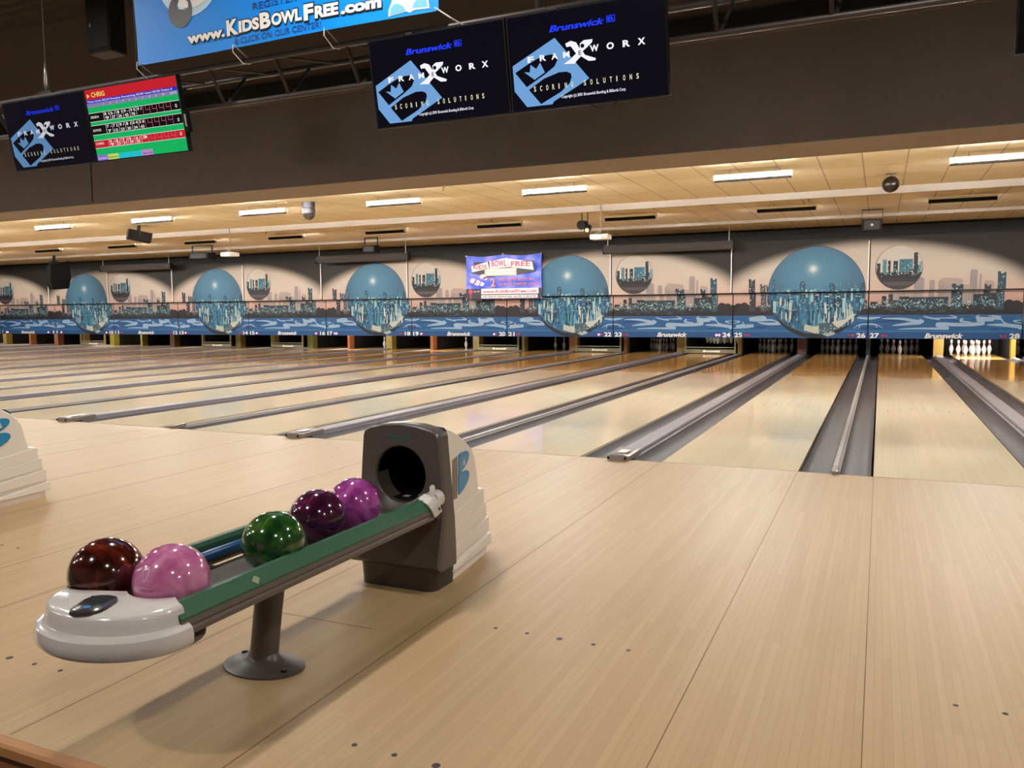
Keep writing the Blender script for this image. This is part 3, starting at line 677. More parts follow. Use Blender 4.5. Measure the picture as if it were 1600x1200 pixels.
# ------------------------------------------------------------------ ceiling fixtures
def strip_light(x, y, mt, shield=False, z=3.33, ln=1.18, bare=False):
    t = empty('strip_light', (x, y, z))
    hb = .036 if shield else .018
    if not bare: MB().box(-ln/2, ln/2, -hb, hb, -.052, -.024).build('bottom_pan', mat('lamp_black', '#0a0807', .7, spec=.1), t)
    if shield: MB().box(-ln/2, ln/2, -.052, -.046, -.05, .035).build('side_shield', mat('lamp_black', '#0a0807'), t)
    q = .062 if not bare else .02
    m = MB(); m.prism_x([(-q, .058), (-q, .014 if not bare else .04), (-q+.004, .014 if not bare else .04), (-q+.004, .042), (q-.004, .042), (q-.004, .014 if not bare else .04), (q, .014 if not bare else .04), (q, .058)], -ln/2, ln/2); m.build('housing', mat('lamp_white', '#f3efe6', .4), t)
    m = MB(); m.tube([(-ln/2+.02, 0, .012), (ln/2-.02, 0, .012)], .019, 10); m.build('tube', mt, t)
    for q in (-1, 1):
        MB().box(q*ln/2-.012, q*ln/2+.012, -.04, .04, -.03, .06).build('end_plate', mat('lamp_white', '#f3efe6'), t)
    for q in (-1, 1):
        MB().tube([(q*ln*.3, 0, .055), (q*ln*.3, 0, 3.459-z)], .004, 6).build('hanger', M_METAL, t)
    return t
E1 = emis('tube_near', LCOL, TUBE_1, '#ffffff'); E2 = emis('tube_far', LCOL, TUBE_2, '#ffffff'); EH = emis('tube_cove', LCOL, TUBE_HID, '#ffffff')
ORD = ['first', 'second', 'third', 'fourth', 'fifth', 'sixth', 'seventh', 'eighth', 'ninth', 'tenth', 'eleventh', 'twelfth', 'thirteenth']
X1 = [1.72, -1.63, -4.98, -8.28, -11.46, -14.6, -17.85, -21.1, -24.4, -27.7, -31, -34.3]
for i, x in enumerate(X1):
    tag(strip_light(x, 7.03, E1), f'lit white strip light with dark underside, {ORD[i]} from the right in the near ceiling row', 'ceiling light', 'near row of strip lights')
X2 = [4.95, 1.67, -1.6, -5.0, -8.3, -11.6, -14.85, -18.0, -21.2, -24.6, -28.0, -31.3]
for i, x in enumerate(X2):
    tag(strip_light(x, 11.85, E2, True, z=3.36), f'slim strip light showing its dark underside, {ORD[i]} from the right in the far ceiling row', 'ceiling light', 'far row of strip lights')
for i in range(25):
    tag(strip_light(5.8-1.62*i, 5.41, EH, False, z=3.365, ln=1.5, bare=True), f'strip light tucked behind the brown soffit, number {nw(i+1)} from the right', 'ceiling light', 'hidden row of strip lights')
# round pendant lamps over the approach, outside the frame but mirrored in the balls
EB = emis('bay_lamp', LCOL, BAY, '#ffffff')
bayp = [(x, y) for y in (-2.35, -8.0) for x in (7.7, 2.5, -3.2, -8.5, -14.0, -19.7, -25.3, -31)]
bay0 = None
for i, (x, y) in enumerate(bayp):
    if bay0 is None:
        t = empty('bay_light', (0, 0, 0))
        MB().lathe([(.03, .25), (.12, .2), (.2, .02), (.2, 0), (.195, 0), (.02, .16)], n=20).build('shade', mat('bay_shade', '#2b2723', .5), t, smooth=True, auto=40)
        MB().lathe([(.165, .004), (.165, .012)], n=20).build('lens', EB, t)
        MB().tube([(0, 0, .24), (0, 0, 1.56)], .01, 6).build('rod', M_METAL, t)
        bay0 = t; o = t
    else: o = copy_tree(bay0)
    o.location = (x, y, 4.9)
    tag(o, f'round pendant lamp, {ORD[i % 8]} from the right, {("first", "second")[i//8]} row behind the monitors', 'pendant lamp', 'round pendant lamps over the approach')
# mirror ball
t = empty('mirror_ball', (.37, 8.55, 3.28)); m = MB(); nseg, kk = 36, 18
m.sphere((0, 0, 0), .132, nseg, kk)
mm = mat('mirror_tiles', '#3a342f', .28, .8); m.build('ball', mm, t)
MB().tube([(0, 0, .13), (0, 0, .18)], .006, 6).build('chain', M_METAL, t); MB().box(-.08, .08, -.03, .03, .165, .179).build('motor_plate', M_METAL, t)
tag(t, 'dark mirror ball hanging from the ceiling tiles above lane twenty-seven', 'mirror ball')
# scanner / speaker heads
def speaker_box(name, x, y, zc, sx, sy, sz, rz, rx, label, cat='speaker', lens=False, color='#14110f'):
    t = empty(name, (x, y, zc), rz); T = Matrix.Rotation(rx, 4, 'X')
    m = MB(); m.box(-sx/2, sx/2, -sy/2, sy/2, -sz/2, sz/2, T=T); m.build('housing', mat('fixture_'+color[1:], color, .7, spec=.15), t, bevel=.015)
    m = MB()
    for q in (-1, 1): m.box(q*(sx/2+.012)-.006, q*(sx/2+.012)+.006, -.02, .02, -.02, 3.459-zc)
    m.box(-sx/2-.018, sx/2+.018, -.02, .02, 3.44-zc, 3.459-zc); m.build('yoke', M_BLACK, t)
    m = MB(); m.box(-sx*.4, sx*.4, -sy/2-.006, -sy/2, -sz*.38, sz*.38, T=T); m.build('front_grille', mat('grille_grey', '#1d1a18', .7, vary=.3, vscale=90), t)
    if lens: m = MB(); m.lathe([(.03, 0), (.03, .02), (.01, .03)], n=14, T=T @ Matrix.Translation((0, -sy/2, 0)) @ Matrix.Rotation(pi/2, 4, 'X')); m.build('lens', mat('lens_glass', '#d9d9d9', .1, .5), t)
    tag(t, label, cat); return t
speaker_box('ceiling_speaker', -16.75, 8.55, 3.20, .36, .55, .24, radians(-35), radians(-10), 'dark grey speaker tilted under the ceiling beside the second near strip light from the left')
speaker_box('effect_light', -19.8, 13.7, 3.12, .75, .4, .2, radians(5), 0, 'dark scanner light in a yoke beside the left white projector', 'effect light')
speaker_box('effect_light', -13.5, 14.0, 3.12, .42, .3, .2, 0, 0, 'small dark scanner light in a yoke above lane seventeen', 'effect light')
speaker_box('effect_light', .05, 13.7, 3.10, .40, .35, .26, 0, 0, 'dark scanner light with bright lens in a yoke above lane twenty-seven', 'effect light', lens=True)
# spot cluster beside the right projector
t = empty('effect_light', (-5.55, 10.3, 3.05)); m = MB()
m.tube([(-.06, -.10, .02), (-.04, .12, .06)], [.10, .075], 16); m.build('housing', M_BLACK, t, smooth=True, auto=40)
MB().tube([(.10, -.16, -.10), (.08, .02, -.02)], [.07, .06], 16).build('spot_can', M_BLACK, t, smooth=True, auto=40)
MB().tube([(.10, -.168, -.102), (.10, -.175, -.104)], .045, 14).build('lens', mat('warm_lens', '#e6d8b0', .2), t)
m = MB(); m.box(-.08, -.065, -.01, .01, .05, .409); m.box(.05, .065, -.01, .01, -.03, .409); m.box(-.08, .065, -.01, .01, .395, .409); m.build('yoke', M_BLACK, t)
tag(t, 'pair of black spot cans hung just left of the right white projector', 'effect light')
# big black speaker at the left
t = empty('ceiling_speaker', (-27.35, 14.2, 2.6), radians(-25))
m = MB(); m.rings([[(-.36, -.3, .5), (.36, -.3, .5), (.42, .3, .62), (-.30, .3, .62)], [(-.38, -.34, -.05), (.38, -.34, -.05), (.42, .34, 0), (-.38, .34, 0)], [(-.34, -.26, -.42), (.36, -.26, -.42), (.36, .26, -.38), (-.34, .26, -.38)]], True, (1, 1)); m.build('housing', mat('speaker_black', '#060505', .75, spec=.12), t, bevel=.02)
m = MB(); m.box(-.9, -.3, -.08, .1, .52, .66); m.build('arm', M_BLACK, t); m = MB(); m.box(-.62, -.58, -.02, .02, .6, .859); m.box(-.38, -.34, -.02, .02, .6, .859); m.build('yoke', M_BLACK, t)
tag(t, 'large black speaker hanging in front of the mural at the left', 'speaker')
# perforated dome
t = empty('dome_light', (-10.25, 6.98, 3.24)); MB().lathe([(.13, 0), (.13, .09), (.122, .095), (.122, .105), (.13, .11), (.13, .219)], n=24).build('canister', mat('dome_metal', '#5d5c63', .3, .7), t, smooth=True, auto=35)
m = MB()
for i in range(5):
    for j in range(14):
        a = 2*pi*(j+.5*(i % 2))/14; ph = radians(12+i*16); r = .122*cos(ph); z = -.122*sin(ph); m.sphere((r*cos(a), r*sin(a), z), .012, 6, 4)
m.sphere((0, 0, -.0), .115, 20, 10); m.build('dome', mat('dome_glass', '#5a5550', .15, .3), t, smooth=True)
tag(t, 'silver canister effect light with faceted dome below the near ceiling row', 'effect light')
# sprinkler heads
sp_i = 0
for x, y in ((-1.75, 6.1), (-6.9, 6.5), (-15.0, 11.2), (-8.3, 11.4), (-19.6, 11.0), (-26.5, 11.5), (-1.1, 11.2), (-12.1, 11.0)):
    m = MB(); m.lathe([(.03, 0), (.03, -.006), (.008, -.01), (.008, -.05), (.02, -.055), (.02, -.06)], (0, 0, 0), 10)
    o = m.build('sprinkler_head', mat('sprinkler_brass', '#7d6a52', .4, .5), loc=(x, y, 3.459))
    tag(o, f'small sprinkler head in the ceiling, {ORD[sp_i]} of those seen', 'sprinkler', 'ceiling sprinkler heads'); sp_i += 1
for o in [o for o in COL.objects if o.name.startswith('sprinkler_head')]:
    o['label'] = f'small brass sprinkler head in the ceiling {"right" if o.location.x > -3 else "left"} part, {"near" if o.location.y < 8 else "far"} row, above lane {nw(min(LANES, key=lambda n: abs(lane_x(n)-o.location.x)))}'
# projectors
def projector(x, label):
    t = empty('projector', (x, 10.05, 2.78)); m = MB()
    m.box(-.20, .20, -.14, .14, -.05, .055); m.build('body', mat('projector_white', '#f0ede6', .35), t, bevel=.02)
    MB().tube([(.09, -.142, 0), (.09, -.155, 0)], .04, 16).build('lens', mat('projector_lens', '#8f8a82', .2), t)
    MB().box(.13, .201, -.145, -.135, -.035, .04).build('vent', mat('vent_grey', '#9d988f', .5), t)
    m = MB(); m.tube([(0, 0, .08), (0, 0, .68)], .014, 8); m.build('pole', mat('pole_grey', '#7c6a5c', .4), t)
    MB().lathe([(.06, .055), (.05, .075), (.02, .09)], n=12).build('mount', M_BLACK, t)
    MB().tube([(-.16, 0, .05), (-.10, 0, .09), (-.02, 0, .12)], .006, 6).build('cable', M_WHITE, t)
    tag(t, label, 'projector', 'ceiling projectors')
projector(-5.12, 'white ceiling projector hanging to the right of the blue and violet banner'); projector(-15.22, 'white ceiling projector hanging at the left, above lane fifteen')

# ------------------------------------------------------------------ truss, monitors, banner
XT0, XT1 = -13.2, 4.2
t = empty('truss', (0, -.45, 3.48))
for nm, yy, zz in (('front_chord', -.612+.45, 0), ('rear_chord', -.22+.45, 0), ('bottom_chord', -.42+.45, -.29)):
    MB().tube([(XT0, yy, zz), (XT1, yy, zz)], .024, 10).build(nm, M_METAL, t, smooth=True)
x = XT0+.2; k = 0
while x < XT1:
    MB().tube([(x, -.162, 0), (x, .03, -.29)], .017, 8).build('strut', mat('strut_black', '#1d1917', .5), t)
    MB().tube([(x+.08, .23, 0), (x+.02, .03, -.29)], .014, 8).build('strut', MATS['strut_black'], t)
    MB().tube([(x, -.162, 0), (x+.36, .23, 0)], .012, 8).build('brace', M_METAL, t)
    x += .76
for xx in (-6.478, -2.2, 2.8, -10.8):
    MB().tube([(xx, .03, -.27), (xx, .03, 2.98)], .036, 12).build('hanging_pole', M_METAL, t, smooth=True)
tag(t, 'long dark metal truss carrying the monitors and blue banner', 'truss')
SW, SH = 1.225, .69; TILT = radians(-10.5)
def scr_frame(x, label):
    t = empty('monitor', (x, -.655, 3.097)); t.rotation_euler.x = TILT*-1
    MB().box(-SW/2, SW/2, -.0, .05, -SH/2, SH/2).build('case', M_TV, t, bevel=.004)
    for q in (-.25, .25):
        m = MB(); m.box(q-.03, q+.03, .05, .09, -.1, SH/2+.02); m.build('bracket', M_METAL, t)
    tag(t, label, 'monitor', 'overhead score monitors'); return t
U = lambda u: -SW/2+.012+u*(SW-.024)
V = lambda v: -SH/2+.012+v*(SH-.024)
def uvp(pts): return [(U(a), V(b)) for a, b in pts]
def logo_screen(t, dim=1.):
    m = MB(); d = '' if dim == 1 else '_dim'
    BG = emis('screen_navy'+d, '#07071a', .5); LB = emis('screen_lightblue'+d, '#78aee8', .85*dim); WH = emis('screen_white'+d, '#f4f4ff', 1.0*dim); BL = emis('screen_blue'+d, '#1f3cff', 1.1*dim)
    YE = emis('screen_cream'+d, '#f2f0c8', .9*dim)
    m.flat(rect(U(0), U(1), V(0), V(1)), -.001, BG)
    m.flat(uvp([(.311, .725), (.521, .256), (.28, .06), (.27, .032), (.097, .033), (.018, .219), (.017, .491)]), -.002, LB)
    m.flat(uvp([(.032, .416), (.104, .248), (.232, .359), (.299, .429), (.322, .492), (.316, .535), (.290, .557), (.254, .558), (.190, .535), (.123, .490)]), -.003, BG)
    m.flat(uvp([(.093, .411), (.132, .400), (.14, .481), (.177, .428), (.205, .49), (.233, .381), (.161, .316)]), -.004, LB)
    m.flat(uvp([(.117, .216), (.193, .048), (.332, .153), (.392, .232), (.408, .298), (.402, .335), (.375, .358), (.325, .361), (.223, .315)]), -.003, BG)
    m.flat(uvp([(.36, .439), (.434, .428), (.442, .449), (.475, .495), (.523, .437), (.565, .433), (.569, .455), (.501, .504), (.488, .545), (.470, .575), (.449, .644), (.415, .668), (.379, .648), (.385, .61), (.413, .613), (.445, .530), (.401, .475)]), -.004, WH)
    m.flat(uvp([(.470, .575), (.488, .545), (.517, .578), (.55, .621), (.554, .653), (.498, .655), (.473, .627)]), -.004, WH)
    m.flat(uvp([(.488+.013*cos(a*pi/6), .60+.022*sin(a*pi/6)) for a in range(12)]), -.005, BG)
    text(m, 'Brunswick', U(.278), V(.79), -.003, .042*SH/.69, BL, width=.35*SW, bold=.03, shear=.28)
    m.flat(rect(U(.647), U(.70), V(.795), V(.865)), -.003, BL); m.flat(rect(U(.651), U(.696), V(.802), V(.858)), -.004, BG); text(m, 'B', U(.655), V(.81), -.005, .026, BL, width=.036*SW, bold=.02)
    for c, u in zip('FRAM', (.123, .205, .283, .360)): text(m, c, U(u), V(.505), -.005, .040, WH, width=.042*SW, bold=.035)
    text(m, 'E', U(.462), V(.51), -.006, .03, BG, width=.018*SW, bold=.01)
    for c, u in zip('WORX', (.535, .640, .740, .832)): text(m, c, U(u), V(.528), -.005, .042, WH, width=(.055 if c == 'W' else .045)*SW, bold=.04)
    s_ = 'SCORING SOLUTIONS'
    for i, c in enumerate(s_):
        if c != ' ': text(m, c, U(.152+i*.0415), V(.19), -.005, .036, YE, width=(.006 if c == 'I' else .014)*SW, bold=.02)
    text(m, 'Copyright (c) 2001 Brunswick Bowling & Billiards Corp', U(.333), V(.085), -.005, .020, WH, width=.405*SW, bold=.012)
    m.build('screen', None, t)
def score_screen(t):
    m = MB(); RED = emis('scr_red', '#d0202c', .85); GR = emis('scr_green', '#10b862', .9); BK = emis('scr_black', '#120c10', .6); BLU = emis('scr_indigo', '#3a28c0', .9); LIL = emis('scr_lilac', '#8f8ab8', .8)
    WH = emis('scr_text', '#f0e8e8', .9); YE = emis('scr_yellow', '#f0e070', .9); PK = emis('scr_pink', '#e87898', .8); R = lambda a, b_, c, d, y, mm: m.flat(rect(U(a), U(b_), V(c), V(d)), y, mm)
    R(0, 1, .0, 1, -.001, GR); R(0, 1, .86, 1, -.002, RED); R(0, 1, .81, .86, -.002, BLU); R(0, 1, .755, .81, -.002, LIL)
    m.flat(uvp([(.02, .885), (.05, .915), (.02, .945)]), -.003, YE); text(m, 'CHRIG', U(.07), V(.893), -.003, .042, YE, width=.15*SW, bold=.02)
    text(m, 'Time Limit 00:24 Practice Remaining 00:00 Used 00:00 Debts 0', U(.01), V(.822), -.003, .018, WH, width=.92*SW, bold=.01)
    for i in range(10): text(m, str(i+1), U(.19+.072*i), V(.768), -.003, .018, WH, bold=.01)
    text(m, 'HDCP', U(.92), V(.768), -.003, .018, WH, width=.06*SW)
    for (z0, z1), bg, ln, nm, s1, s2 in (((.556, .672), BK, PK, 'SIREN', ['8 1', '6 /', '8 1', '9 -', '9 0', '9 /'], ['9', '27', '36', '45', '70']), ((.37, .497), BK, PK, 'BOWLER', ['7 -', '7 2', '9 /', '8 1', '0 4', '5 8'], ['7', '15', '23', '30', '34', '43']), ((.180, .283), RED, PK, 'CHRIG', ['9 -', '8 /', '7 1', '9 -', '4 /', '3'], ['9', '23', '31', '39', '50'])):
        R(0, 1, z0, z1, -.002, bg); R(0, 1, z1, z1+.006, -.003, WH); R(0, 1, z0-.006, z0, -.003, WH)
        text(m, nm, U(.015), V(z0+.045), -.003, .022, WH, width=.09*SW, bold=.01)
        for i in range(11):
            u0 = .165+.0735*i; R(u0, u0+.003, z0, z1, -.003, ln if i > 5 else WH)
            if i < 10 and i > 5: R(u0+.03, u0+.033, z1-.06, z1, -.003, ln); R(u0+.03, u0+.0735, z1-.062, z1-.057, -.003, ln)
            if i < len(s1): text(m, s1[i], U(u0+.012), V(z1-.05), -.004, .026, WH, width=.052*SW, bold=.02)
            if i < len(s2): text(m, s2[i], U(u0+.016), V(z0+.01), -.004, .026, WH, width=.04*SW, bold=.02)
        text(m, '0', U(.95), V(z0+.03), -.004, .032, WH, bold=.01)
    for a, b_, c in ((0, .123, '#9070d8'), (.123, .247, '#c8e070'), (.247, .507, '#20c8d8'), (.507, .63, '#c890d8')): R(a, b_, .0, .078, -.003, emis('scr_'+c[1:], c, .85))
    text(m, 'Corrections', U(.01), V(.02), -.004, .02, WH, width=.10*SW); text(m, 'Reserve', U(.135), V(.02), -.004, .02, BK, width=.10*SW); text(m, 'Special', U(.52), V(.02), -.004, .02, BK, width=.10*SW)
    m.build('screen', None, t)
t1 = scr_frame(-7.54, 'monitor with light blue logo at the far left, left of the score table'); logo_screen(t1, .62)
t2 = scr_frame(-6.308, 'monitor showing a green and red bowling score table'); score_screen(t2)
MB().box(SW/2+.005, SW/2+.035, .0, .05, -.17, .02).build('switch_box', M_TV, t2); MB().box(SW/2+.01, SW/2+.03, -.004, .0, -.12, -.01).build('switch_label', mat('label_grey', '#9a948c', .5), t2)
t3 = scr_frame(-2.985, 'monitor with light blue logo, left one of the middle pair'); logo_screen(t3)
t4 = scr_frame(-1.750, 'monitor with light blue logo, right one of the middle pair'); logo_screen(t4)
MB().tube([(.02, .02, -SH/2), (.08, .02, -SH/2-.035), (.13, .02, -SH/2-.045), (.18, .02, -SH/2-.035), (.22, .02, -SH/2)], .004, 6).build('cable', M_BLACK, t4)
t5 = scr_frame(1.585, 'switched-off black monitor at the right edge'); MB().box(-SW/2+.012, SW/2-.012, -.002, 0, -SH/2+.012, SH/2-.012).build('screen', mat('screen_off', '#060408', .12), t5)
# steel cable with turnbuckle, black column speaker
t = empty('hanging_cable', (-7.625, -.58, 3.50)); MB().tube([(0, 0, .30), (0, 0, 2.97)], .006, 6).build('wire', M_METAL, t)
MB().tube([(0, 0, .02), (0, 0, .10), (0, 0, .22), (0, 0, .32)], [.012, .025, .02, .01], 10).build('turnbuckle', mat('zinc', '#8f8a84', .3, .8), t, smooth=True); MB().box(-.10, .10, -.03, .03, -.03, .03).build('clamp', M_BLACK, t)
tag(t, 'steel cable with turnbuckle above the far left monitor', 'cable')
t = empty('column_speaker', (-8.12, .6, 4.28)); MB().box(-.19, .19, -.12, .12, 0, 1.05).build('cabinet', M_BLACK, t, bevel=.02)
MB().box(-.17, .17, -.13, -.12, .05, 1.0).build('front_grille', mat('grille_black', '#0e0c0b', .7), t); MB().box(-.12, -.10, -.135, -.13, .30, .34).build('badge', mat('label_grey', '#9a948c'), t)
MB().tube([(0, 0, 1.05), (0, 0, 2.2)], .02, 8).build('hanging_rod', M_METAL, t)
tag(t, 'tall black loudspeaker hung high above the far left monitors', 'speaker')
# blue banner
def banner_big():
    t = empty('vinyl_banner', (-4.52, -.76, 3.556)); w_, h_ = 1.61, 1.15
    F = lambda x, z, y: (x, y-.012*sin(x*2.2+.6)-.01*sin(z*5+x*1.3), z)
    nx, nz = 40, 16; mb = MB(); q = nx+1
    vs = [F(-w_+2*w_*i/nx, h_*j/nz, 0) for j in range(nz+1) for i in range(nx+1)]
    fs = [(j*q+i, j*q+i+1, (j+1)*q+i+1, (j+1)*q+i) for j in range(nz) for i in range(nx)]
    mb.add(vs, fs); mb.add([(a, b_+.004, c) for a, b_, c in vs], [f[::-1] for f in fs])
    mb.build('cloth', mat('banner_blue', '#078cf0', .45, spec=.25), t, smooth=True)
    m = MB(); WH = mat('bn_white', '#f2efe9', .35); NV = mat('bn_navy', '#1c3f86', .35); DK = mat('bn_dark', '#1b1520', .35); LT = mat('bn_light', '#bfe2f2', .35); SK = mat('bn_sky', '#6fb6df', .35)
    # bowling ball and its pale halo at the left
    m.flat(circle(-.92, .74, .40, 40, .40), -.004, LT, F); m.flat(circle(-.90, .78, .37, 40, .37), -.005, WH, F); m.flat(circle(-1.045, .405, .145, 36), -.006, mat('bn_ball', '#2d2a2d', .35), F)
    text(m, 'REGISTER AT', -.20, .278, -.006, .055, NV, width=.66, bold=.005, f=F)
    for s, x, z, h, wd in (('www.', -.98, .113, .080, .45), ('K', -.505, .113, .118, .135), ('IDS', -.365, .118, .088, .235), ('B', -.122, .113, .118, .12), ('OWL', .005, .118, .088, .325), ('F', .352, .108, .116, .10), ('REE', .465, .108, .088, .235), ('.com', .722, .102, .085, .385)):
        text(m, s, x-.006, z-.006, -.007, h+.012, DK, width=wd+.012, bold=.085, f=F); text(m, s, x, z, -.012, h, WH, width=wd, bold=.05, f=F)
    text(m, '& CLICK ON OUR CENTER!', -.43, .028, -.006, .050, NV, width=.95, bold=.005, f=F)
    m.flat([(1.165, .015), (1.17, .07), (1.195, .12), (1.21, .2), (1.30, .26), (1.40, .26), (1.47, .2), (1.52, .13), (1.535, .03), (1.40, .035), (1.36, .02), (1.33, .035)][::-1], -.005, WH, F)
    m.flat([(1.18, .02), (1.185, .075), (1.215, .105), (1.255, .105), (1.30, .08), (1.325, .04)][::-1], -.007, SK, F); m.flat([(1.385, .05), (1.40, .09), (1.44, .125), (1.48, .125), (1.51, .095), (1.52, .04)][::-1], -.007, SK, F)
    m.build('lettering', None, t)
    for x in (-1.59, -.43, .545):
        m = MB(); m.tube([(x, -.02, .02), (x-.004, -.02, -.04), (x-.002, .10, -.108), (x, .19, -.09), (x+.006, .16, -.05), (x+.004, -.012, .02)], .005, 6); m.build('tie_cord', mat('cord_white', '#cfcac0', .5), t)
    m = MB(); m.tube([(1.59, -.02, .02), (1.72, 0, -.07), (1.80, .1, -.12)], .006, 6); m.build('tie_cord', MATS['cord_white'], t)
    tag(t, 'large bright blue vinyl banner with white web address tied to the truss', 'banner')
banner_big()

# ------------------------------------------------------------------ ball return
XC = 0.0
def ball_return(x0):
    t = empty('ball_return', (x0, -3.4, 0)); Y0 = 3.4       # local y = world y + 3.4
    # --- hood front shell: rings round the opening
    cz, R0 = .505, .128
    OUT = [(-.236, .10), (-.229, .30), (-.217, .45), (-.205, .60), (-.198, .694), (-.17, .712), (-.09, .730), (0, .737), (.09, .730), (.17, .712), (.198, .694), (.205, .60), (.217, .45), (.229, .30), (.236, .10), (.12, .10), (0, .10), (-.12, .10)]
    def outer(a, s=1.):
        d = (cos(a), sin(a)); best = None
        for i in range(len(OUT)):
            p, q = OUT[i], OUT[(i+1) % len(OUT)]; px, pz = p[0], p[1]-cz; qx, qz = q[0], q[1]-cz; ex, ez = qx-px, qz-pz
            den = d[0]*ez-d[1]*ex
            if abs(den) < 1e-9: continue
            tt = (px*ez-pz*ex)/den; ss = (px*d[1]-pz*d[0])/den
            if tt > 0 and -1e-6 <= ss <= 1+1e-6 and (best is None or tt < best): best = tt
        return best
    angs = [2*pi*i/96 for i in range(96)]
    def fy(z): return -.075*max(0, min(1, (.40-z)/.26))**1.3      # lower part pushed out towards the bowler
    rows = []
    for s, dy in ((0, .10), (0, .02), (0, .005), (1, .0), (.35, 0), (.7, 0), (.93, .0), (.985, .012), (1.001, .03), (1.001, .085)):
        r = []
        for i, a in enumerate(angs):
            if dy in (.10, .02, .005) and s == 0: rr = R0
            elif s == 1 and dy == 0: rr = R0+.006
            else: rr = R0+.006+(outer(a)-R0-.006)*s
            x = rr*cos(a); z = cz+rr*sin(a); yy = dy+(fy(z) if not (s == 1.001 and dy > .05) else 0)
            r.append((x, yy, z))
        rows.append(r)
    m = MB(); m.rings(rows[::-1], True, (0, 0)); m.build('front_shell', M_DARKGREY, t, smooth=True, auto=38)
    m = MB(); m.rings([[(R0*cos(a), .02, cz+R0*sin(a)) for a in angs], [(R0*cos(a), .42, cz-.02+R0*sin(a)) for a in angs]], True, (0, 1)); m.build('ball_chute', mat('chute_black', '#080706', .35), t, smooth=True, auto=40)
    m = MB(); m.box(-.06, .06, .03, .30, cz-.125, cz-.112); m.build('chute_belt', M_BLACK, t)
    m = MB(); m.box(-.02, .01, .05, .075, cz-.112, cz-.110); m.box(.03, .04, .10, .11, cz-.112, cz-.110); m.build('belt_mark', M_WHITE, t)
    # brand name above the opening
    m = MB(); text(m, 'Brunswick', 0, .672, -.0015, .014, width=.115, bold=.02, align='CENTER'); m.build('lettering', mat('teal_letters', '#157a7c', .4), t)
    # plinth
    def rr_(w_, yf, yb, z, rc=.05):
        o = []
        for cx, cy, a0 in ((-w_+rc, yf+rc, pi), (w_-rc, yf+rc, 1.5*pi)):
            for i in range(7): a = a0+i*pi/12; o.append((cx+rc*cos(a), cy+rc*sin(a), z))
        return o+[(w_, yb, z), (-w_, yb, z)]
    m = MB(); m.rings([rr_(.195, -.055, .12, 0), rr_(.198, -.058, .12, .075), rr_(.20, -.06, .12, .102)], True, (1, 1)); m.build('plinth', mat('plinth_grey', '#3a332d', .4), t, smooth=True, auto=40)
    # beige body, tapering to the rear
    PR = [(.085, .705), (.13, .695), (.19, .672), (.25, .645), (.32, .612), (.37, .582), (.405, .55), (.43, .51), (.445, .46), (.462, .40), (.475, .352), (.54, .345), (.545, .275), (.57, .265), (.575, .19), (.595, .18), (.60, .10), (.615, .09), (.615, .045), (.585, .04), (.585, 0)]
    hw = lambda y: .192-.055*max(0, (y-.085))/.53
    rows = []
    for s, ins in ((-1, 0), (-.93, .010), (-.5, .018), (0, .022), (.5, .018), (.93, .010), (1, 0)):
        top = [(s*hw(y), y, z+(ins if z > .36 else ins*.2)) for y, z in PR]
        rows.append(top+[(s*hw(.1), .09, 0), (s*hw(.06), .062, .33)])
    m = MB(); m.rings(rows, False, (1, 1)); m.build('side_shell', M_BEIGE, t, smooth=True, auto=30)
    for s in (-1, 1):
        for k, (zt, yr) in enumerate(((.345, .54), (.270, .565), (.188, .592), (.10, .612))):
            th = .004+.004*k
            a = [(.20-.03*k, zt-.035+.0), (yr, zt+.002), (yr+.004, zt-.072), (.12, zt-.115+.012*k)]
            if k == 3: a = [(.12, .055), (.11, .045), (yr+.006, .045), (yr, zt+.002)]
            vo = [(s*(hw(y)+th), y, z) for y, z in a]; vi = [(s*(hw(y)-.004), y, z) for y, z in a]
            m = MB(); m.rings([vi, vo] if s < 0 else [vi, vo], True, (1, 1)); m.build('rib', M_BEIGE, t, bevel=.002)
        # emblem
        ex = lambda y, z, d=.003: (s*(hw(y)+d), y, z)
        def fl(poly, name, mt, d=.004):
            m = MB(); m.rings([[ex(y, z, -.002) for y, z in poly], [ex(y, z, d) for y, z in poly]], True, (1, 1)); m.build(name, mt, t)
        def dd(y0, zb, zt, wy): return [(y0+wy*u, zb+(zt-zb)*v) for u, v in ((0, 0), (.22, .05), (.5, .17), (.78, .36), (.96, .58), (1, .75), (.92, .91), (.7, .99), (.3, 1.0), (0, .95))]
        fl(dd(.215, .382, .482, .135), 'emblem_lobe', M_BLUE); fl(dd(.222, .480, .575, .128), 'emblem_lobe', M_BLUE)
        fl([(.265, .512), (.292, .514), (.288, .530), (.280, .548), (.270, .530)], 'emblem_crown', mat('emblem_pale', '#cfc8b6', .4), .006)
        for j in range(3):
            y0 = .150+.022*j; fl([(y0-.012, .372-.006*j*-1), (y0-.004, .42), (y0, .5), (y0+.001, .555+.004*j), (y0+.009, .560+.004*j), (y0+.009, .5), (y0+.004, .42), (y0-.003, .37)], 'emblem_stripe', mat('emblem_taupe', '#8f7f6e', .5))
    # --- rack: rails, bed, pod, pedestal (local y = world + 3.4)
    ya, yb = -1.50, -.10
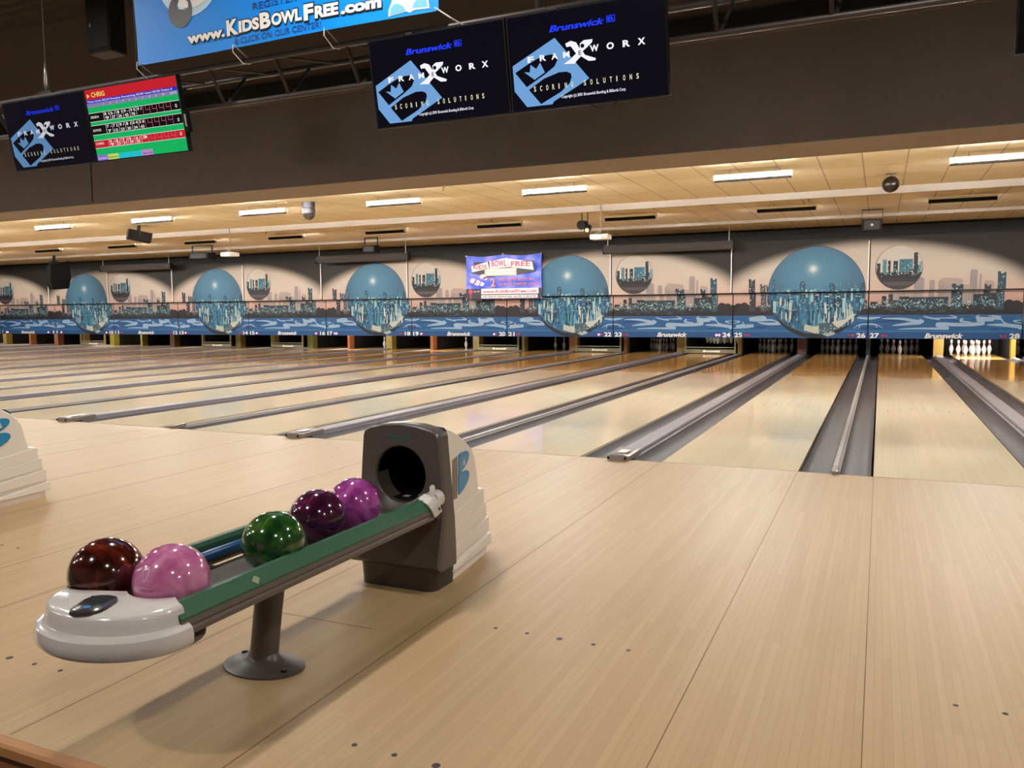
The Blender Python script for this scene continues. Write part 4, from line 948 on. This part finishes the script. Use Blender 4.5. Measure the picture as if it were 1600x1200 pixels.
    for s in (-1, 1):
        g_ = [(s*.178, .424), (s*.186, .438), (s*.205, .438), (s*.240, .402), (s*.240, .394), (s*.182, .394)]
        m = MB(); m.prism_y(g_, ya, yb); m.build('rail_cap', M_GREEN, t, smooth=True, auto=35)
        g_ = [(s*.184, .395), (s*.240, .395), (s*.243, .380), (s*.238, .372), (s*.243, .364), (s*.240, .350), (s*.20, .338), (s*.184, .345)]
        m = MB(); m.prism_y(g_, ya, yb-.02); m.build('rail', M_RAILGREY, t, smooth=True, auto=35)
        m = MB(); m.tube([(s*.176, ya+.02, .388), (s*.176, yb, .388)], .019, 14); m.build('bumper_tube', M_BLUETUBE, t, smooth=True)
        # end bracket with knob
        m = MB(); m.rings([[(s*.180, -.155, .445), (s*.235, -.165, .425), (s*.252, -.16, .40), (s*.252, -.13, .36), (s*.20, -.13, .36)], [(s*.180, -.10, .455), (s*.235, -.10, .448), (s*.254, -.10, .43), (s*.254, -.07, .375), (s*.20, -.07, .37)]], True, (1, 1)); m.build('bracket', M_WHITE, t, bevel=.004)
        m = MB(); m.tube([(s*.222, -.105, .42), (s*.222, -.10, .488), (s*.222, -.10, .494)], [.012, .0115, .006], 12); m.build('knob', M_WHITE, t, smooth=True, auto=60)
        m = MB(); m.tube([(s*.20, -.075, .42), (s*.20, -.02, .42)], .038, 20); m.build('bracket_disc', M_WHITE, t, smooth=True, auto=40)
        m = MB(); m.tube([(s*.2525, -.10, .395), (s*.2575, -.10, .395)], .007, 10); m.build('screw', M_RAILGREY, t)
    m = MB(); m.prism_y([(-.172, .338), (-.165, .346), (-.10, .342), (0, .341), (.10, .342), (.165, .346), (.184, .338), (.14, .322), (-.14, .322)][::-1], ya+.02, .02); m.build('bed', M_BED, t)
    m = MB(); m.box(-.05, .05, ya+.05, 0, .285, .323); m.build('spine', M_RAILGREY, t)
    for yy in (-1.42, -1.0, -.6, -.2):
        for s in (-1, 1): MB().box(s*.12 if s > 0 else -.19, .19 if s > 0 else -.12, yy, yy+.05, .325, .342).build('cross_strap', M_RAILGREY, t)
    # warm strip sticker on the green rail
    m = MB(); m.rings([[(.2255, -1.21, .4175), (.2375, -1.195, .4055), (.2255, -1.175, .4175), (.216, -1.19, .428)], [(.2262, -1.21, .4182), (.2382, -1.195, .4062), (.2262, -1.175, .4182), (.2167, -1.19, .4287)]], True, (1, 1)); m.build('worn_patch', mat('patch_pale', '#8b8f70', .5), t)
    # pod
    B1, B2 = (-.163, -1.40), (.072, -1.375)
    def podrow(z, ins, ex=0):
        o = []
        for i in range(33):
            a = pi+pi*i/32; cx, cy = .010, -1.50
            o.append((cx+(.252-ins)*cos(a), cy+(.195-ins)*sin(a)*1.0, z))
        o[0] = (o[0][0], -1.475, z); o[-1] = (o[-1][0], -1.478, z)
        for a in range(8): an = radians(-38-90*a/7); o.append((B2[0]+.118*cos(an), B2[1]+.118*sin(an), z))
        for a in range(8): an = radians(-62-78*a/7); o.append((B1[0]+.118*cos(an), B1[1]+.118*sin(an), z))
        xl, xr = .010-(.252-ins)+.004, .010+(.252-ins)-.004
        return [(min(max(p[0], xl), xr), p[1], p[2]) if i > 32 else p for i, p in enumerate(o)]
    m = MB(); m.rings([podrow(.322, .03), podrow(.326, .010), podrow(.338, .001), (podrow(.360, .0)), podrow(.378, .004), podrow(.386, .014), podrow(.390, .027), podrow(.405, .031), podrow(.424, .034), podrow(.434, .040), podrow(.439, .052)], True, (1, 1)); m.build('end_pod', M_PODGREY, t, smooth=True, auto=38)
    m = MB()
    def und(z, sx, sy): return [(.017+sx*cos(2*pi*i/28), -1.47+sy*sin(2*pi*i/28), z) for i in range(28)]
    m.rings([und(.292, .10, .07), und(.30, .17, .13), und(.323, .23, .16)], True, (1, 1)); m.build('pod_underside', mat('underside_taupe', '#7d6f60', .35), t, smooth=True, auto=40)
    # vent on the pod
    vt = Matrix.Translation((.020, -1.592, .438)) @ Matrix.Rotation(radians(112), 4, 'Z')
    el = [(.068*cos(a)*abs(cos(a))**-.35 if abs(cos(a)) > 1e-6 else 0, .048*sin(a)*abs(sin(a))**-.35 if abs(sin(a)) > 1e-6 else 0) for a in [2*pi*i/32 for i in range(32)]]
    m = MB(); m.rings([[vt @ Vector((a, b_, 0)) for a, b_ in el], [vt @ Vector((a*.97, b_*.97, .008)) for a, b_ in el], [vt @ Vector((a*.86, b_*.82, .013)) for a, b_ in el]], True, (0, 1)); vg = m.build('vent_grille', mat('vent_gunmetal', '#5d5957', .22, .7), t, smooth=True, auto=40)
    for i in range(5):
        m = MB(); m.box(-.012+.0135*i, -.005+.0135*i, -.032, .032, .0125, .0142, T=vt); m.build('slot', M_BLACK, vg)
    m = MB(); m.lathe([(.010, .0125), (.010, .0145)], n=16, T=vt @ Matrix.Translation((-.038, -.002, 0))); m.build('badge', mat('badge_blue', '#3f7fc0', .3), vg)
    # pedestal
    m = MB(); px, py = .012, -.93
    m.lathe([(.155, 0), (.155, .006), (.13, .014), (.085, .024), (.062, .034), (.052, .055)], (px, py, 0), 40, sx=1, sy=.72); m.build('pedestal_base', mat('pedestal_grey', '#4c443d', .38, vary=.08, vscale=30), t, smooth=True, auto=50)
    m = MB(); rws = []
    for z, dy, dx in ((.03, 0, 0), (.10, .008, .003), (.20, .02, .008), (.30, .035, .014)): rws.append([(px+dx+.052*cos(2*pi*i/28), py+dy+.045*sin(2*pi*i/28), z) for i in range(28)])
    m.rings(rws, True, (1, 1)); m.build('pedestal_column', MATS['pedestal_grey'], t, smooth=True, auto=50)
    for dx, dy in ((-.115, .03), (.115, -.035)): MB().lathe([(.011, .012), (.011, .019), (.006, .021)], (px+dx, py+dy, 0), 10).build('bolt', M_BLACK, t)
    return t
br1 = tag(ball_return(-1.672), 'grey and beige ball return with six balls on its green-railed rack', 'ball return')
br2 = copy_tree(br1); br2.location.x = -1.672-P; br2['label'] = 'beige ball return partly cut off at the left edge of the photo'

# ------------------------------------------------------------------ balls
def ball_matl(name, c0, c1, c2, scale, dist, lo=.35, hi=.65, stretch=(1, 1, 1), coat=.8, rough=.12):
    m = bpy.data.materials.new(name); m.use_nodes = True; nt = m.node_tree; b = nt.nodes['Principled BSDF']
    tc = nt.nodes.new('ShaderNodeTexCoord'); mp = nt.nodes.new('ShaderNodeMapping'); mp.inputs['Scale'].default_value = stretch; mp.inputs['Rotation'].default_value = (.5, .7, .3)
    n = nt.nodes.new('ShaderNodeTexNoise'); n.inputs['Scale'].default_value = scale; n.inputs['Detail'].default_value = 6; n.inputs['Distortion'].default_value = dist; n.inputs['Roughness'].default_value = .55
    cr = nt.nodes.new('ShaderNodeValToRGB'); e = cr.color_ramp.elements; e[0].position = lo; e[0].color = lin(c0); e[1].position = hi; e[1].color = lin(c2); q = cr.color_ramp.elements.new((lo+hi)/2); q.color = lin(c1)
    nt.links.new(tc.outputs['Object'], mp.inputs['Vector']); nt.links.new(mp.outputs['Vector'], n.inputs['Vector']); nt.links.new(n.outputs['Fac'], cr.inputs[0]); nt.links.new(cr.outputs[0], b.inputs['Base Color'])
    b.inputs['Roughness'].default_value = rough; b.inputs['Coat Weight'].default_value = coat; b.inputs['Coat Roughness'].default_value = .03; return m
BR = .1085
def ball(x, y, mt, label, z=.45):
    o = MB().sphere((0, 0, 0), BR, 64, 32).build('bowling_ball', mt, smooth=True, loc=(x, y, z)); tag(o, label, 'bowling ball', 'bowling balls on the rack'); return o
b_brown = ball(-1.835, -4.800, ball_matl('ball_brown', '#260a06', '#4e170b', '#8a3414', 6, 1.2, .36, .72, (1, 3, 1)), 'dark reddish brown swirled bowling ball at the left front of the rack')
b_pink = ball(-1.600, -4.772, ball_matl('ball_pink', '#a4507c', '#bc6892', '#cf8fac', 9, 1.6, .3, .68), 'pink pearl bowling ball with an engraved numeral at the front of the rack')
b_green = ball(-1.590, -4.338, ball_matl('ball_green', '#0c3014', '#244e1a', '#5d7a34', 11, 1.3, .36, .7), 'marbled green bowling ball in the middle of the rack')
b_mar = ball(-1.668, -4.000, ball_matl('ball_maroon', '#2e0a24', '#4a1434', '#8a3c6c', 11, 1.2, .4, .72), 'dark maroon bowling ball between the green and violet balls')
b_vio = ball(-1.664, -3.765, ball_matl('ball_violet', '#6a1c5c', '#963a86', '#b860a4', 9, 1.4, .32, .66), 'magenta violet bowling ball nearest the hood')
def on_ball(parent, s, cx, cz_, h, wd, mt, name, dr, bold=.0, align='CENTER', r=BR+.0004):
    """lettering wrapped on the ball; dr = direction (unit) of the centre of the patch"""
    n = Vector(dr).normalized(); right = Vector((0, 0, 1)).cross(n).normalized(); up = n.cross(right)
    f = lambda x, z, y: tuple((n*BR+right*x+up*z).normalized()*r)
    m = MB(); text(m, s, cx, cz_, 0, h, width=wd, bold=bold, align=align, f=f); return m.build(name, mt, parent)
dirp = (.45, -.93, .42)
on_ball(b_pink, '9', -.040, -.012, .050, .026, mat('etch_pale', '#e6b4cf', .3), 'engraved_number', dirp, bold=.0)
on_ball(b_pink, '9', -.040, -.0085, .043, .018, MATS['ball_pink'] if 'ball_pink' in MATS else b_pink.data.materials[0], 'engraved_number', dirp, bold=-.0, r=BR+.0009)
on_ball(b_pink, 'WORLD GAME', -.036, -.042, .008, .052, mat('etch_dark', '#6a2f55', .4), 'lettering', dirp)
